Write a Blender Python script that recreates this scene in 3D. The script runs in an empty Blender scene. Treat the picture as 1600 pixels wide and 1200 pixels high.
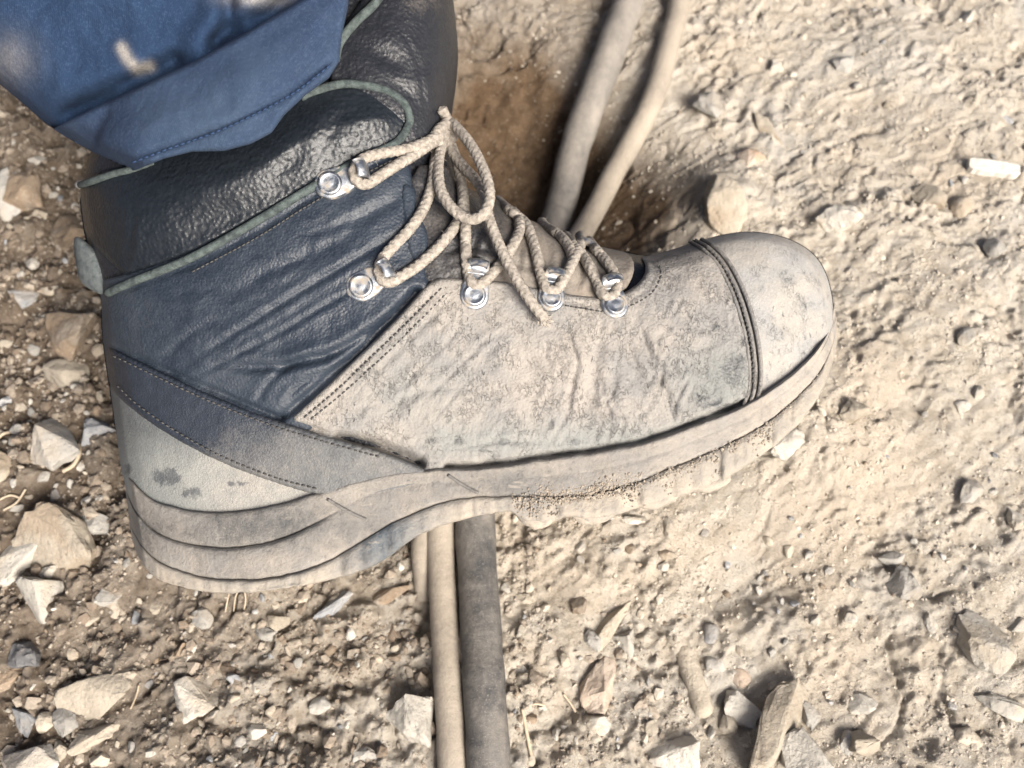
import bpy, math, random
import numpy as np
from mathutils import Vector
from mathutils.geometry import delaunay_2d_cdt

# ------------------------------------------------------------------ scale and frames
PX = 0.278e-3                 # metres per unit (one unit = one photo pixel at the middle of the boot)
F = 1500.0                    # focal length / distance of the boot's middle plane, in the same unit
TH = math.radians(24.5)       # camera tilt off straight down
CT, ST = math.cos(TH), math.sin(TH)
HC = 322.0 * CT               # height of the boot's middle above the dirt
rng = np.random.default_rng(7)
random.seed(7)
sc = bpy.context.scene
col = sc.collection

def world(X, Y, Z):           # boot frame (X along foot, Y up the leg, Z outwards from its outer side) -> world, in units
    return np.stack([X, Y * CT - Z * ST, HC + Y * ST + Z * CT], -1)

def at(px, py, z):            # a point of the boot z units out from its middle plane
    s = (F - z) / F
    return (px - 800.0) * s, -(py - 600.0) * s, z

def atw(px, py, z):
    return world(*at(np.asarray(px, float), np.asarray(py, float), np.asarray(z, float)))

# ------------------------------------------------------------------ camera
cam = bpy.data.cameras.new('camera'); camo = bpy.data.objects.new('camera', cam); col.objects.link(camo)
camo.location = Vector(world(0.0, 0.0, F)) * PX
camo.rotation_euler = (TH, 0, 0)
cam.sensor_width = 36; cam.lens = F * 36 / 1600
cam.clip_start = 0.02; cam.clip_end = 1000
cam.dof.use_dof = True; cam.dof.focus_distance = (F - 165) * PX; cam.dof.aperture_fstop = 11.0
sc.camera = camo

# ------------------------------------------------------------------ light
SUN_EL, SUN_AZ = math.radians(40), math.radians(143)      # azimuth clockwise from +Y (up in the picture)
w = bpy.data.worlds.new('World'); sc.world = w; w.use_nodes = True
nt = w.node_tree; nt.nodes.clear()
sky = nt.nodes.new('ShaderNodeTexSky'); sky.sky_type = 'NISHITA'; sky.sun_disc = False
sky.sun_elevation = SUN_EL; sky.sun_rotation = SUN_AZ; sky.dust_density = 7.0; sky.air_density = 0.7; sky.ozone_density = 0.3
bg = nt.nodes.new('ShaderNodeBackground'); bg.inputs[1].default_value = 0.08
wo = nt.nodes.new('ShaderNodeOutputWorld')
nt.links.new(sky.outputs[0], bg.inputs[0]); nt.links.new(bg.outputs[0], wo.inputs[0])
sl = bpy.data.lights.new('sun', 'SUN'); sl.energy = 4.6; sl.angle = math.radians(28); sl.color = (1, 0.945, 0.865)
so = bpy.data.objects.new('sun', sl); col.objects.link(so)
sd = Vector((math.sin(SUN_AZ) * math.cos(SUN_EL), math.cos(SUN_AZ) * math.cos(SUN_EL), math.sin(SUN_EL)))
so.rotation_euler = sd.to_track_quat('Z', 'Y').to_euler(); so.location = (0, 0, 2)
sc.view_settings.view_transform = 'Standard'; sc.view_settings.look = 'None'
sc.view_settings.gamma = 1.0; sc.view_settings.use_curve_mapping = False
sc.view_settings.exposure = 0.85
sc.render.engine = 'CYCLES'
sc.cycles.use_denoising = True
sc.cycles.max_bounces = 6

# ------------------------------------------------------------------ numeric helpers
def vnoise(x, y, seed=0):
    xi = np.floor(x).astype(np.int64); yi = np.floor(y).astype(np.int64)
    fx, fy = x - xi, y - yi
    fx = fx * fx * fx * (fx * (fx * 6 - 15) + 10); fy = fy * fy * fy * (fy * (fy * 6 - 15) + 10)
    def h(a, b):
        n = (a * 374761393 + b * 668265263 + seed * 974711) & 0xffffffff
        n = ((n ^ (n >> 13)) * 1274126177) & 0xffffffff
        n = ((n ^ (n >> 16)) * 2246822519) & 0xffffffff
        return ((n ^ (n >> 15)) & 0xffff) / 65535.0
    a = h(xi, yi); b = h(xi + 1, yi); c = h(xi, yi + 1); d = h(xi + 1, yi + 1)
    return (a * (1 - fx) + b * fx) * (1 - fy) + (c * (1 - fx) + d * fx) * fy

def fbm(x, y, scale, octv=4, seed=0, gain=0.5):
    s = 0; a = 1; t = 0; ca, sa = math.cos(0.7), math.sin(0.7)
    x = x / scale; y = y / scale
    for i in range(octv):
        s = s + a * vnoise(x, y, seed + i * 17); t += a; a *= gain
        x, y = (x * ca - y * sa) * 2.03 + 11.3, (x * sa + y * ca) * 2.03 + 5.7
    return s / t

def sstep(a, b, x):
    t = np.clip((x - a) / (b - a), 0, 1); return t * t * (3 - 2 * t)

def seg_dist(P, poly, closed=False):
    poly = np.asarray(poly, float)
    A = poly if closed else poly[:-1]
    B = np.roll(poly, -1, 0) if closed else poly[1:]
    best = np.full(len(P), 1e9); near = np.zeros((len(P), 2)); par = np.zeros(len(P)); side = np.zeros(len(P))
    L = np.hypot(*(B - A).T); cum = np.concatenate([[0], np.cumsum(L)])
    for i in range(len(A)):
        ab = B[i] - A[i]; l2 = ab @ ab + 1e-9
        t = np.clip(((P - A[i]) @ ab) / l2, 0, 1)
        q = A[i] + t[:, None] * ab
        d = np.hypot(*(P - q).T); m = d < best
        best[m] = d[m]; near[m] = q[m]; par[m] = cum[i] + t[m] * L[i]
        cr = ab[0] * (P[:, 1] - A[i][1]) - ab[1] * (P[:, 0] - A[i][0])
        side[m] = np.sign(cr[m])
    return best, near, par / cum[-1], side

def inside(P, poly):
    poly = np.asarray(poly, float); r = np.zeros(len(P), bool)
    j = len(poly) - 1
    for i in range(len(poly)):
        xi, yi = poly[i]; xj, yj = poly[j]
        c = ((yi > P[:, 1]) != (yj > P[:, 1])) & (P[:, 0] < (xj - xi) * (P[:, 1] - yi) / (yj - yi + 1e-12) + xi)
        r ^= c; j = i
    return r

def chaikin(p, n=2, closed=True):
    p = np.asarray(p, float)
    for _ in range(n):
        q = np.roll(p, -1, 0) if closed else p[1:]
        b = p if closed else p[:-1]
        o = np.empty((2 * len(b), 2)); o[0::2] = .75 * b + .25 * q; o[1::2] = .25 * b + .75 * q
        if not closed: o = np.vstack([p[:1], o, p[-1:]])
        p = o
    return p

def resample(p, step, closed=False):
    p = np.asarray(p, float)
    if closed: p = np.vstack([p, p[:1]])
    L = np.concatenate([[0], np.cumsum(np.linalg.norm(np.diff(p, axis=0), axis=1))])
    n = max(3, int(round(L[-1] / step)))
    t = np.linspace(0, L[-1], n + 1)
    if closed: t = t[:-1]
    return np.stack([np.interp(t, L, p[:, k]) for k in range(p.shape[1])], -1)

def spline(p, step):
    p = np.asarray(p, float)
    q = np.vstack([2 * p[0] - p[1], p, 2 * p[-1] - p[-2]]); o = []
    t = np.linspace(0, 1, 12, endpoint=False)[:, None]
    for i in range(1, len(q) - 2):
        a, b, c, d = q[i - 1], q[i], q[i + 1], q[i + 2]
        o.append(.5 * (2 * b + (c - a) * t + (2 * a - 5 * b + 4 * c - d) * t ** 2 + (3 * b - a - 3 * c + d) * t ** 3))
    o.append(p[-1:])
    return resample(np.vstack(o), step)

class Dome:
    """Smooth inflated solid over an outline: half thickness H at each point."""
    def __init__(s, outline, box, k, cap, final=4):
        s.out = chaikin(outline, 2); s.k = k; s.cap = cap
        u = None
        for st in (32, 16, 8, 4):
            if st < final: break
            nx = int((box[2] - box[0]) / st) + 1; ny = int((box[3] - box[1]) / st) + 1
            gx, gy = np.meshgrid(box[0] + np.arange(nx) * st, box[1] + np.arange(ny) * st)
            P = np.stack([gx.ravel(), gy.ravel()], -1)
            m = inside(P, s.out)
            d = seg_dist(P, s.out, True)[0]
            m = (m | (d < 5)).reshape(ny, nx)
            if u is None: un = np.zeros((ny, nx))
            else:
                iy = np.linspace(0, u.shape[0] - 1, ny); ix = np.linspace(0, u.shape[1] - 1, nx)
                iy = np.clip((np.arange(ny) * st) / pst, 0, u.shape[0] - 1.001); ix = np.clip((np.arange(nx) * st) / pst, 0, u.shape[1] - 1.001)
                y0 = iy.astype(int); x0 = ix.astype(int); fy = (iy - y0)[:, None]; fx = (ix - x0)[None]
                un = (u[y0][:, x0] * (1 - fx) + u[y0][:, x0 + 1] * fx) * (1 - fy) + (u[y0 + 1][:, x0] * (1 - fx) + u[y0 + 1][:, x0 + 1] * fx) * fy
            u = un * m
            for it in range({32: 1200, 16: 500, 8: 250, 4: 120}[st]):
                v = np.zeros_like(u)
                v[1:-1, 1:-1] = .25 * (u[2:, 1:-1] + u[:-2, 1:-1] + u[1:-1, 2:] + u[1:-1, :-2] + st * st)
                u = v * m
            pst = st
        s.u = u; s.st = pst; s.b = box
    def __call__(s, P, d=None):
        x = np.clip((P[:, 0] - s.b[0]) / s.st, 0, s.u.shape[1] - 1.001); y = np.clip((P[:, 1] - s.b[1]) / s.st, 0, s.u.shape[0] - 1.001)
        x0 = x.astype(int); y0 = y.astype(int); fx = x - x0; fy = y - y0
        u = (s.u[y0, x0] * (1 - fx) + s.u[y0, x0 + 1] * fx) * (1 - fy) + (s.u[y0 + 1, x0] * (1 - fx) + s.u[y0 + 1, x0 + 1] * fx) * fy
        if d is None:
            d = seg_dist(P, s.out, True)[0] * np.where(inside(P, s.out), 1, -1)
        h = s.k * np.sqrt(2 * np.maximum(u, 0) * np.clip(d / 12, 0, 1))
        return s.cap * np.tanh(h / s.cap)

# ------------------------------------------------------------------ objects
def empty(name, loc, label, cat, group=None):
    o = bpy.data.objects.new(name, None); col.objects.link(o); o.location = Vector(loc)
    o.empty_display_size = 0.02
    return tag(o, label, cat, group)

def tag(o, label=None, cat=None, group=None, kind=None):
    for k, v in (('label', label), ('category', cat), ('group', group), ('kind', kind)):
        if v: o[k] = v
    return o

def mesh(name, V, Fc, m, parent=None, attrs=None, smooth=True, origin=None):
    """V in units (world), becomes metres relative to its parent (or its own origin)."""
    V = np.asarray(V, float) * PX
    if parent is not None:
        base = np.array(parent.matrix_basis.translation)
        p = parent.parent
        while p is not None: base = base + np.array(p.matrix_basis.translation); p = p.parent
    else:
        base = np.array(origin, float) if origin is not None else np.zeros(3)
    me = bpy.data.meshes.new(name)
    if isinstance(Fc, np.ndarray):
        n, k = Fc.shape
        me.vertices.add(len(V)); me.vertices.foreach_set('co', (V - base).astype(np.float32).ravel())
        me.loops.add(n * k); me.loops.foreach_set('vertex_index', Fc.astype(np.int32).ravel())
        me.polygons.add(n); me.polygons.foreach_set('loop_start', np.arange(0, n * k, k, dtype=np.int32))
        me.update(calc_edges=True); me.validate()
    else:
        me.from_pydata((V - base).tolist(), [], Fc); me.update()
    me.polygons.foreach_set('use_smooth', np.full(len(me.polygons), smooth))
    for k, a in (attrs or {}).items():
        a = np.asarray(a)
        at_ = me.attributes.new(k, 'FLOAT', 'POINT'); at_.data.foreach_set('value', a.astype(np.float32).ravel())
    me.materials.append(m)
    o = bpy.data.objects.new(name, me); col.objects.link(o)
    if parent is not None: o.parent = parent
    elif origin is not None: o.location = Vector(origin)
    return o

# ------------------------------------------------------------------ materials
class NB:
    def __init__(s, name):
        s.m = bpy.data.materials.new(name); s.m.use_nodes = True; s.t = s.m.node_tree; s.t.nodes.clear()
        s.out = s.t.nodes.new('ShaderNodeOutputMaterial'); s.b = s.t.nodes.new('ShaderNodeBsdfPrincipled')
        s.t.links.new(s.b.outputs[0], s.out.inputs[0]); s.tc = s.t.nodes.new('ShaderNodeTexCoord').outputs['Object']
    def n(s, t, **kw):
        o = s.t.nodes.new(t)
        for k, v in kw.items(): setattr(o, k, v)
        return o
    def l(s, a, b):
        if hasattr(a, 'is_output'): s.t.links.new(a, b)
        else: b.default_value = a if not isinstance(a, tuple) or len(a) == 4 or b.type == 'VECTOR' else (*a, 1)
    def math(s, op, a, b=0.0, c=0.0, clamp=False):
        o = s.n('ShaderNodeMath', operation=op, use_clamp=clamp)
        for i, v in enumerate((a, b, c)): s.l(v, o.inputs[i])
        return o.outputs[0]
    def noise(s, scale, detail=4, rough=.55, vec=None, dist=0.0):
        o = s.n('ShaderNodeTexNoise'); o.inputs['Scale'].default_value = scale; o.inputs['Detail'].default_value = detail
        o.inputs['Roughness'].default_value = rough; o.inputs['Distortion'].default_value = dist
        s.l(vec or s.tc, o.inputs['Vector']); return o.outputs['Fac']
    def voro(s, scale, feature='F1', vec=None, rand=1.0):
        o = s.n('ShaderNodeTexVoronoi', feature=feature); o.inputs['Scale'].default_value = scale; o.inputs['Randomness'].default_value = rand
        s.l(vec or s.tc, o.inputs['Vector']); return o.outputs['Distance']
    def attr(s, name): return s.n('ShaderNodeAttribute', attribute_name=name).outputs['Fac']
    def mix(s, f, a, b):
        o = s.n('ShaderNodeMix', data_type='RGBA'); s.l(f, o.inputs['Factor']); s.l(a, o.inputs['A'] if False else o.inputs[6]); s.l(b, o.inputs[7])
        return o.outputs[2]
    def ramp(s, f, a, b):
        o = s.n('ShaderNodeMapRange', interpolation_type='SMOOTHSTEP'); s.l(f, o.inputs[0]); o.inputs[1].default_value = a; o.inputs[2].default_value = b
        return o.outputs[0]
    def lerp(s, f, a, b):
        o = s.n('ShaderNodeMapRange'); s.l(f, o.inputs[0]); o.inputs[3].default_value = a; o.inputs[4].default_value = b; return o.outputs[0]
    def map(s, scale, rot=(0, 0, 0)):
        o = s.n('ShaderNodeMapping'); o.inputs['Scale'].default_value = scale; o.inputs['Rotation'].default_value = rot
        s.l(s.tc, o.inputs[0]); return o.outputs[0]
    def bump(s, h, dist, prev=None, strength=1.0):
        o = s.n('ShaderNodeBump'); o.inputs['Distance'].default_value = dist; o.inputs['Strength'].default_value = strength
        s.l(h, o.inputs['Height'])
        if prev is not None: s.l(prev, o.inputs['Normal'])
        return o.outputs[0]
    def done(s, color, rough, normal=None, metal=0.0, spec=None):
        s.l(color, s.b.inputs['Base Color']); s.l(rough, s.b.inputs['Roughness']); s.l(metal, s.b.inputs['Metallic'])
        if spec is not None: s.l(spec, s.b.inputs['Specular IOR Level'])
        if normal is not None: s.l(normal, s.b.inputs['Normal'])
        return s.m

def leather(name, dark, dust_a, dust_b, grain=900., grain_d=.00012, wrinkle=.0003, gloss=.36, wl=.5):
    b = NB(name)
    d = b.attr('dust'); sc_ = b.attr('scuff')
    n1 = b.noise(70, 6, .62); n2 = b.noise(330, 6, .7); n3 = b.noise(1050, 5, .7)
    vec = b.map((1, .5, 1), (0, 0, .5))
    wr = b.noise(230, 7, .62, vec, .35)
    wf = b.noise(520, 5, .62, vec, .4)
    la = b.math('SUBTRACT', 1.0, b.ramp(b.math('ABSOLUTE', b.math('SUBTRACT', wr, .5)), 0.0, .012))
    lb = b.math('SUBTRACT', 1.0, b.ramp(b.math('ABSOLUTE', b.math('SUBTRACT', wf, .52)), 0.0, .03))
    la = b.math('MULTIPLY', la, b.ramp(b.noise(55, 4, .6), .52, .70)); lb = b.math('MULTIPLY', lb, b.ramp(b.noise(110, 4, .6), .42, .62))
    line = b.math('MULTIPLY', b.math('MAXIMUM', la, b.math('MULTIPLY', lb, .6)), wl)
    f = b.math('ADD', d, b.math('MULTIPLY', b.math('SUBTRACT', n1, .5), .45))
    f = b.math('ADD', f, b.math('MULTIPLY', b.math('SUBTRACT', n2, .5), .35))
    f = b.math('ADD', f, b.math('MULTIPLY', b.math('SUBTRACT', n3, .5), .55))
    scm = b.math('ADD', sc_, b.math('MULTIPLY', b.math('ADD', sc_, .3), b.math('ADD', b.math('MULTIPLY', b.math('SUBTRACT', n3, .5), 1.6), b.math('MULTIPLY', b.math('SUBTRACT', n2, .5), 1.6))))
    f = b.math('SUBTRACT', f, b.math('MULTIPLY', b.ramp(scm, .42, .85), .62))
    f = b.math('SUBTRACT', f, b.math('MULTIPLY', line, .75), clamp=True)
    nk = b.math('MULTIPLY', b.ramp(b.noise(300, 4, .6, b.map((1.6, .5, 1), (0, 0, -.9)), .6), .655, .69), b.ramp(b.noise(36, 4, .6), .46, .58))
    nk = b.math('MULTIPLY', nk, min(1.0, wl * 1.3))
    f = b.math('MULTIPLY', f, b.math('SUBTRACT', 1.0, b.math('MULTIPLY', nk, .85)))
    dc = b.mix(b.ramp(b.noise(45, 5, .6), .35, .68), dust_a, dust_b)
    dc = b.mix(b.math('MULTIPLY', b.ramp(n3, .5, .75), .35), dc, tuple(min(1, c * 1.35) for c in dust_a))
    dc = b.mix(b.math('MULTIPLY', b.attr('tint'), b.lerp(n2, .3, 1.4), clamp=True), dc, (.178, .192, .187))
    dk = b.mix(b.noise(260, 4), dark, tuple(min(1, c * 1.8 + .003) for c in dark))
    c = b.mix(f, dk, dc)
    ro = b.lerp(f, gloss, .88)
    ro = b.math('ADD', ro, b.math('MULTIPLY', b.math('SUBTRACT', n2, .5), .3), clamp=True)
    gv = b.voro(grain, 'SMOOTH_F1')
    nrm = b.bump(b.math('MULTIPLY', gv, -1.0), grain_d)
    nrm = b.bump(wr, wrinkle * 1.5, nrm); nrm = b.bump(wf, wrinkle * .8, nrm); nrm = b.bump(b.math('MULTIPLY', b.math('MAXIMUM', line, nk), -1.0), wrinkle * 1.0, nrm)
    nrm = b.bump(n3, .00012, nrm)
    return b.done(c, ro, nrm, spec=.38)

M = {}
TAN_A, TAN_B = (.255, .234, .211), (.192, .186, .179)
M['vamp'] = leather('vamp_leather', (.040, .042, .044), TAN_A, TAN_B, grain=1000, grain_d=.0003, wrinkle=.00045, wl=.75)
M['toe'] = leather('toe_leather', (.07, .076, .08), (.325, .303, .272), (.285, .282, .276), grain=1400, grain_d=.00012, wrinkle=.0003, wl=.6)
M['ankle'] = leather('ankle_leather', (.006, .010, .018), (.060, .072, .088), (.036, .048, .064), grain=1000, grain_d=.00025, wrinkle=.00016, gloss=.36, wl=.12)
M['collar'] = leather('collar_leather', (.005, .007, .010), (.10, .105, .11), (.07, .075, .08), grain=600, grain_d=.0004, wrinkle=.00003, gloss=.38, wl=.0)
M['heel'] = leather('heel_leather', (.014, .018, .026), (.275, .26, .236), (.205, .206, .196), grain=1500, grain_d=.0002, wrinkle=.00016, gloss=.5, wl=.2)
M['tongue'] = leather('tongue_leather', (.008, .009, .012), (.235, .20, .165), (.18, .163, .142), grain=700, grain_d=.0003, wrinkle=.00018, gloss=.38, wl=.2)

def plain(name, a, b_, scale, rough=.85, bumps=((300, .0003),), spec=.3):
    b = NB(name); n = b.noise(scale, 6, .62); c = b.mix(b.ramp(n, .3, .7), a, b_)
    nrm = None
    for s_, d_ in bumps: nrm = b.bump(b.noise(s_, 5, .6), d_, nrm)
    return b.done(c, rough, nrm, spec=spec)

def rubber(name, dark, dust_a, dust_b):
    b = NB(name); d = b.attr('dust')
    n1 = b.noise(45, 6, .65); n2 = b.noise(260, 6, .72); n3 = b.noise(1000, 5, .7)
    sc = b.noise(420, 4, .6, b.map((.25, 1, 1), (0, 0, .6)))
    f = b.math('ADD', d, b.math('MULTIPLY', b.math('SUBTRACT', n1, .5), 1.5))
    f = b.math('ADD', f, b.math('MULTIPLY', b.math('SUBTRACT', n2, .5), .9))
    f = b.math('ADD', f, b.math('MULTIPLY', b.math('SUBTRACT', n3, .5), .5), clamp=True)
    c = b.mix(f, dark, b.mix(b.ramp(b.noise(90, 5), .35, .65), dust_a, dust_b))
    c = b.mix(b.math('MULTIPLY', b.ramp(sc, .62, .72), .4), c, dust_a)
    c = b.mix(b.math('MULTIPLY', b.ramp(n2, .40, .28), .5), c, dark)
    nrm = b.bump(n2, .0008); nrm = b.bump(n1, .0012, nrm); nrm = b.bump(n3, .0003, nrm)
    return b.done(c, b.lerp(f, .55, .92), nrm, spec=.3)
M['midsole'] = rubber('midsole_rubber', (.075, .076, .077), (.335, .300, .258), (.25, .234, .215))
M['outsole'] = rubber('outsole_rubber', (.075, .09, .105), (.355, .31, .255), (.265, .243, .212))
M['piping'] = plain('piping_leather', (.028, .037, .038), (.078, .098, .096), 330, .85, ((900, .0005),))
M['thread'] = plain('thread', (.045, .044, .043), (.085, .08, .075), 900, .9)
M['web'] = plain('tab_webbing', (.05, .06, .065), (.12, .135, .135), 200, .85, ((900, .0004),))
M['lace'] = plain('lace_cord', (.19, .17, .147), (.345, .312, .274), 520, .95, ((1800, .00035), (500, .0003)), .15)

def metal():
    b = NB('steel'); n = b.noise(240, 5); n2 = b.noise(1500, 4)
    dust = b.ramp(n, .46, .70)
    c = b.mix(dust, (.30, .325, .36), (.29, .25, .205)); r = b.lerp(n2, .26, .6)
    r = b.math('ADD', r, b.math('MULTIPLY', dust, .4))
    return b.done(c, r, b.bump(n2, .00008), metal=b.lerp(dust, 1.0, .25))
M['steel'] = metal()

def denim():
    b = NB('blue_cloth'); s = b.attr('dust')
    n1 = b.noise(35, 5, .6); n2 = b.noise(900, 4, .7); 
    wv = b.n('ShaderNodeTexWave'); wv.inputs['Scale'].default_value = 420; wv.inputs['Distortion'].default_value = 1.2
    b.l(b.map((1, 1, 1), (0, 0, .55)), wv.inputs['Vector'])
    n0 = b.noise(9, 4, .55)
    c = b.mix(n1, (.009, .0215, .053), (.0155, .034, .075))
    c = b.mix(b.ramp(n2, .45, .8), c, (.028, .052, .10))
    c = b.mix(b.math('MULTIPLY', b.ramp(n0, .5, .7), .4), c, (.042, .070, .110))
    f = b.math('MULTIPLY', s, b.lerp(n2, .2, 1.6)); f = b.math('MULTIPLY', f, b.lerp(b.noise(160, 5, .65), .2, 1.5), clamp=True)
    c = b.mix(f, c, (.36, .33, .29))
    nrm = b.bump(n2, .00025); nrm = b.bump(wv.outputs['Fac'], .00004, nrm); nrm = b.bump(n1, .002, nrm)
    o = b.done(c, .92, nrm, spec=.2)
    b.b.inputs['Sheen Weight'].default_value = .0
    return o
M['cloth'] = denim()

def earth():
    b = NB('earth'); p = b.attr('pale'); cr = b.attr('hollow_shade'); hp = b.attr('hump')
    n0 = b.noise(9, 4, .55); n1 = b.noise(22, 6, .62); n2 = b.noise(120, 6, .66); n3 = b.noise(800, 6, .72); n4 = b.noise(3200, 3, .6)
    f = b.math('ADD', p, b.math('MULTIPLY', b.math('SUBTRACT', n1, .5), .55))
    f = b.math('ADD', f, b.math('MULTIPLY', b.math('SUBTRACT', n2, .5), .55)); f = b.math('ADD', f, b.math('MULTIPLY', hp, .12), clamp=True)
    brown = b.mix(b.ramp(n2, .3, .7), (.118, .090, .066), (.195, .155, .119))
    brown = b.mix(b.math('MULTIPLY', b.ramp(n1, .5, .7), .6), brown, (.225, .186, .149))
    pale = b.mix(b.ramp(n2, .33, .68), (.475, .418, .342), (.595, .548, .475))
    pale = b.mix(b.math('MULTIPLY', b.ramp(n1, .48, .66), .8), pale, (.52, .492, .445))
    pale = b.mix(b.math('MULTIPLY', b.ramp(n0, .48, .64), .6), pale, (.555, .475, .38))
    c = b.mix(f, brown, pale)
    c = b.mix(b.math('MULTIPLY', cr, .95), c, b.mix(b.ramp(n2, .3, .7), (.080, .049, .027), (.150, .096, .055)))  # the hollow's shade, mixed in as dark brown
    c = b.mix(b.math('MULTIPLY', b.ramp(n3, .56, .72), b.lerp(f, .35, .8)), c, (.56, .51, .44))
    c = b.mix(b.math('MULTIPLY', b.ramp(n3, .44, .30), .5), c, (.16, .12, .085))
    nrm = b.bump(n2, .0020); nrm = b.bump(n3, .0010, nrm); nrm = b.bump(n4, .0003, nrm)
    return b.done(c, .97, nrm, spec=.12)
M['earth'] = earth()

def stone(name, a, b_, stain, sf=.5):
    b = NB(name); b.tc = b.n('ShaderNodeNewGeometry').outputs['Position']
    oi = b.n('ShaderNodeObjectInfo')
    n1 = b.noise(70, 6, .62); n2 = b.noise(500, 5, .68); n3 = b.noise(1900, 3)
    st = b.noise(160, 5, .6, b.map((1, .3, .6), (.4, .2, .9)))
    c = b.mix(b.ramp(n1, .3, .7), a, b_)
    c = b.mix(b.math('MULTIPLY', b.ramp(b.noise(38, 5), .5, .64), sf), c, stain)
    c = b.mix(b.math('MULTIPLY', b.ramp(st, .5, .7), .3), c, tuple(x * .6 for x in a))
    c = b.mix(b.math('MULTIPLY', b.ramp(n2, .55, .75), .5), c, (.50, .44, .36))
    hv = b.n('ShaderNodeHueSaturation'); b.l(c, hv.inputs['Color']); b.l(b.lerp(oi.outputs['Random'], .78, 1.2), hv.inputs['Value'])
    nrm = b.bump(n1, .0030); nrm = b.bump(st, .0012, nrm); nrm = b.bump(n2, .0007, nrm); nrm = b.bump(n3, .0002, nrm)
    return b.done(hv.outputs[0], .9, nrm, spec=.25)
M['cream'] = stone('cream_stone', (.385, .343, .282), (.31, .272, .218), (.25, .185, .125))
M['white'] = stone('white_stone', (.43, .405, .36), (.34, .32, .285), (.35, .29, .215), .55)
M['grey'] = stone('grey_stone', (.33, .315, .29), (.255, .245, .225), (.32, .265, .20), .4)
M['dark'] = stone('dark_stone', (.15, .15, .155), (.11, .108, .108), (.20, .165, .13), .4)
M['brown'] = stone('brown_stone', (.235, .178, .125), (.195, .155, .118), (.35, .31, .26), .65)
M['bluegrey'] = stone('blue_grey_stone', (.225, .235, .25), (.29, .29, .29), (.34, .29, .23), .4)
M['pink'] = stone('pinkish_stone', (.40, .34, .285), (.32, .255, .20), (.25, .155, .09), .5)
M['gravel'] = None
def gravel_mat():
    b = NB('gravel'); t = b.attr('tone')
    n2 = b.noise(700, 4, .65)
    c = b.mix(t, (.17, .134, .102), (.50, .455, .39)); c = b.mix(b.ramp(n2, .35, .7), c, b.mix(t, (.13, .10, .076), (.40, .36, .30)))
    return b.done(c, .95, b.bump(n2, .0006), spec=.15)
M['gravel'] = gravel_mat()
M['straw'] = plain('straw', (.34, .275, .20), (.43, .365, .275), 400, .8)
def cable_mat(name, dark, dust, cover):
    b = NB(name)
    n1 = b.noise(38, 6, .65, b.map((1, .7, 1))); n2 = b.noise(240, 6, .72); n3 = b.noise(1500, 3)
    cover = b.attr('cover'); f = b.math('ADD', cover, b.math('MULTIPLY', b.math('SUBTRACT', n1, .5), 1.7))
    f = b.math('ADD', f, b.math('MULTIPLY', b.math('SUBTRACT', n2, .5), .95), clamp=True)
    c = b.mix(f, dark, dust); c = b.mix(b.math('MULTIPLY', b.ramp(n3, .55, .75), .4), c, tuple(min(1, x * 1.5) for x in dust))
    nrm = b.bump(n2, .0006); nrm = b.bump(n3, .0002, nrm)
    return b.done(c, b.lerp(f, .55, .92), nrm, spec=.3)
M['cable_dark'] = cable_mat('dusty_black_rubber', (.047, .048, .050), (.245, .222, .196), .55)
M['cable_tan'] = cable_mat('dusty_tan_rubber', (.13, .112, .094), (.30, .262, .215), .86)

# ------------------------------------------------------------------ ground
def plane_pt(px, py):                                   # where a line of sight meets the level z = 0
    dx, dy, dz = (px - 800.0) / F, -(py - 600.0) / F, -1.0
    o = world(0.0, 0.0, F); d = world(dx, dy, dz) - world(0., 0., 0.)
    t = -o[2] / d[2]; q = o + d * t
    return q[0], q[1]

BUMPS = [(1380, 420, 420, 60), (1275, 660, 150, 78), (800, 235, 190, -150), (920, 325, 150, -80), (1420, 110, 120, 34), (1130, 320, 75, 42),
         (150, 950, 200, 10), (600, 1080, 170, 10), (130, 1015, 55, -26), (240, 955, 50, -22), (90, 600, 70, -14), (1190, 905, 75, -26),
         (1130, 925, 60, -22), (1470, 330, 70, -14), (1400, 645, 50, -18), (640, 920, 60, -18), (640, 1050, 60, -14), (560, 1000, 80, -8),
         (950, 960, 45, -14), (900, 1060, 45, -14), (1170, 1090, 60, -14), (30, 380, 90, -12), (1320, 800, 160, 18), (980, 900, 140, 10),
         (1250, 970, 120, 14), (1500, 860, 140, 14), (1000, 60, 100, 14), (300, 1150, 120, 8)]
BW = [(*plane_pt(a, b), r, h) for a, b, r, h in BUMPS]
PALE0 = plane_pt(600, 900); 
def ground_low(x, y):
    z = np.zeros_like(x)
    for bx, by, r, h in BW: z = z + h * np.exp(-((x - bx) ** 2 + (y - by) ** 2) / (r * r))
    return z
def looseness(x, y):            # 1 = loose gravelly soil (left), 0 = trodden pale dust (right)
    a = (x + 0.20 * y + 170 * (fbm(x, y, 260, 3, 5) - .5) * 2)
    return 1 - sstep(-260, 420, a)
TREAD = [plane_pt(1565, 190)]
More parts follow.
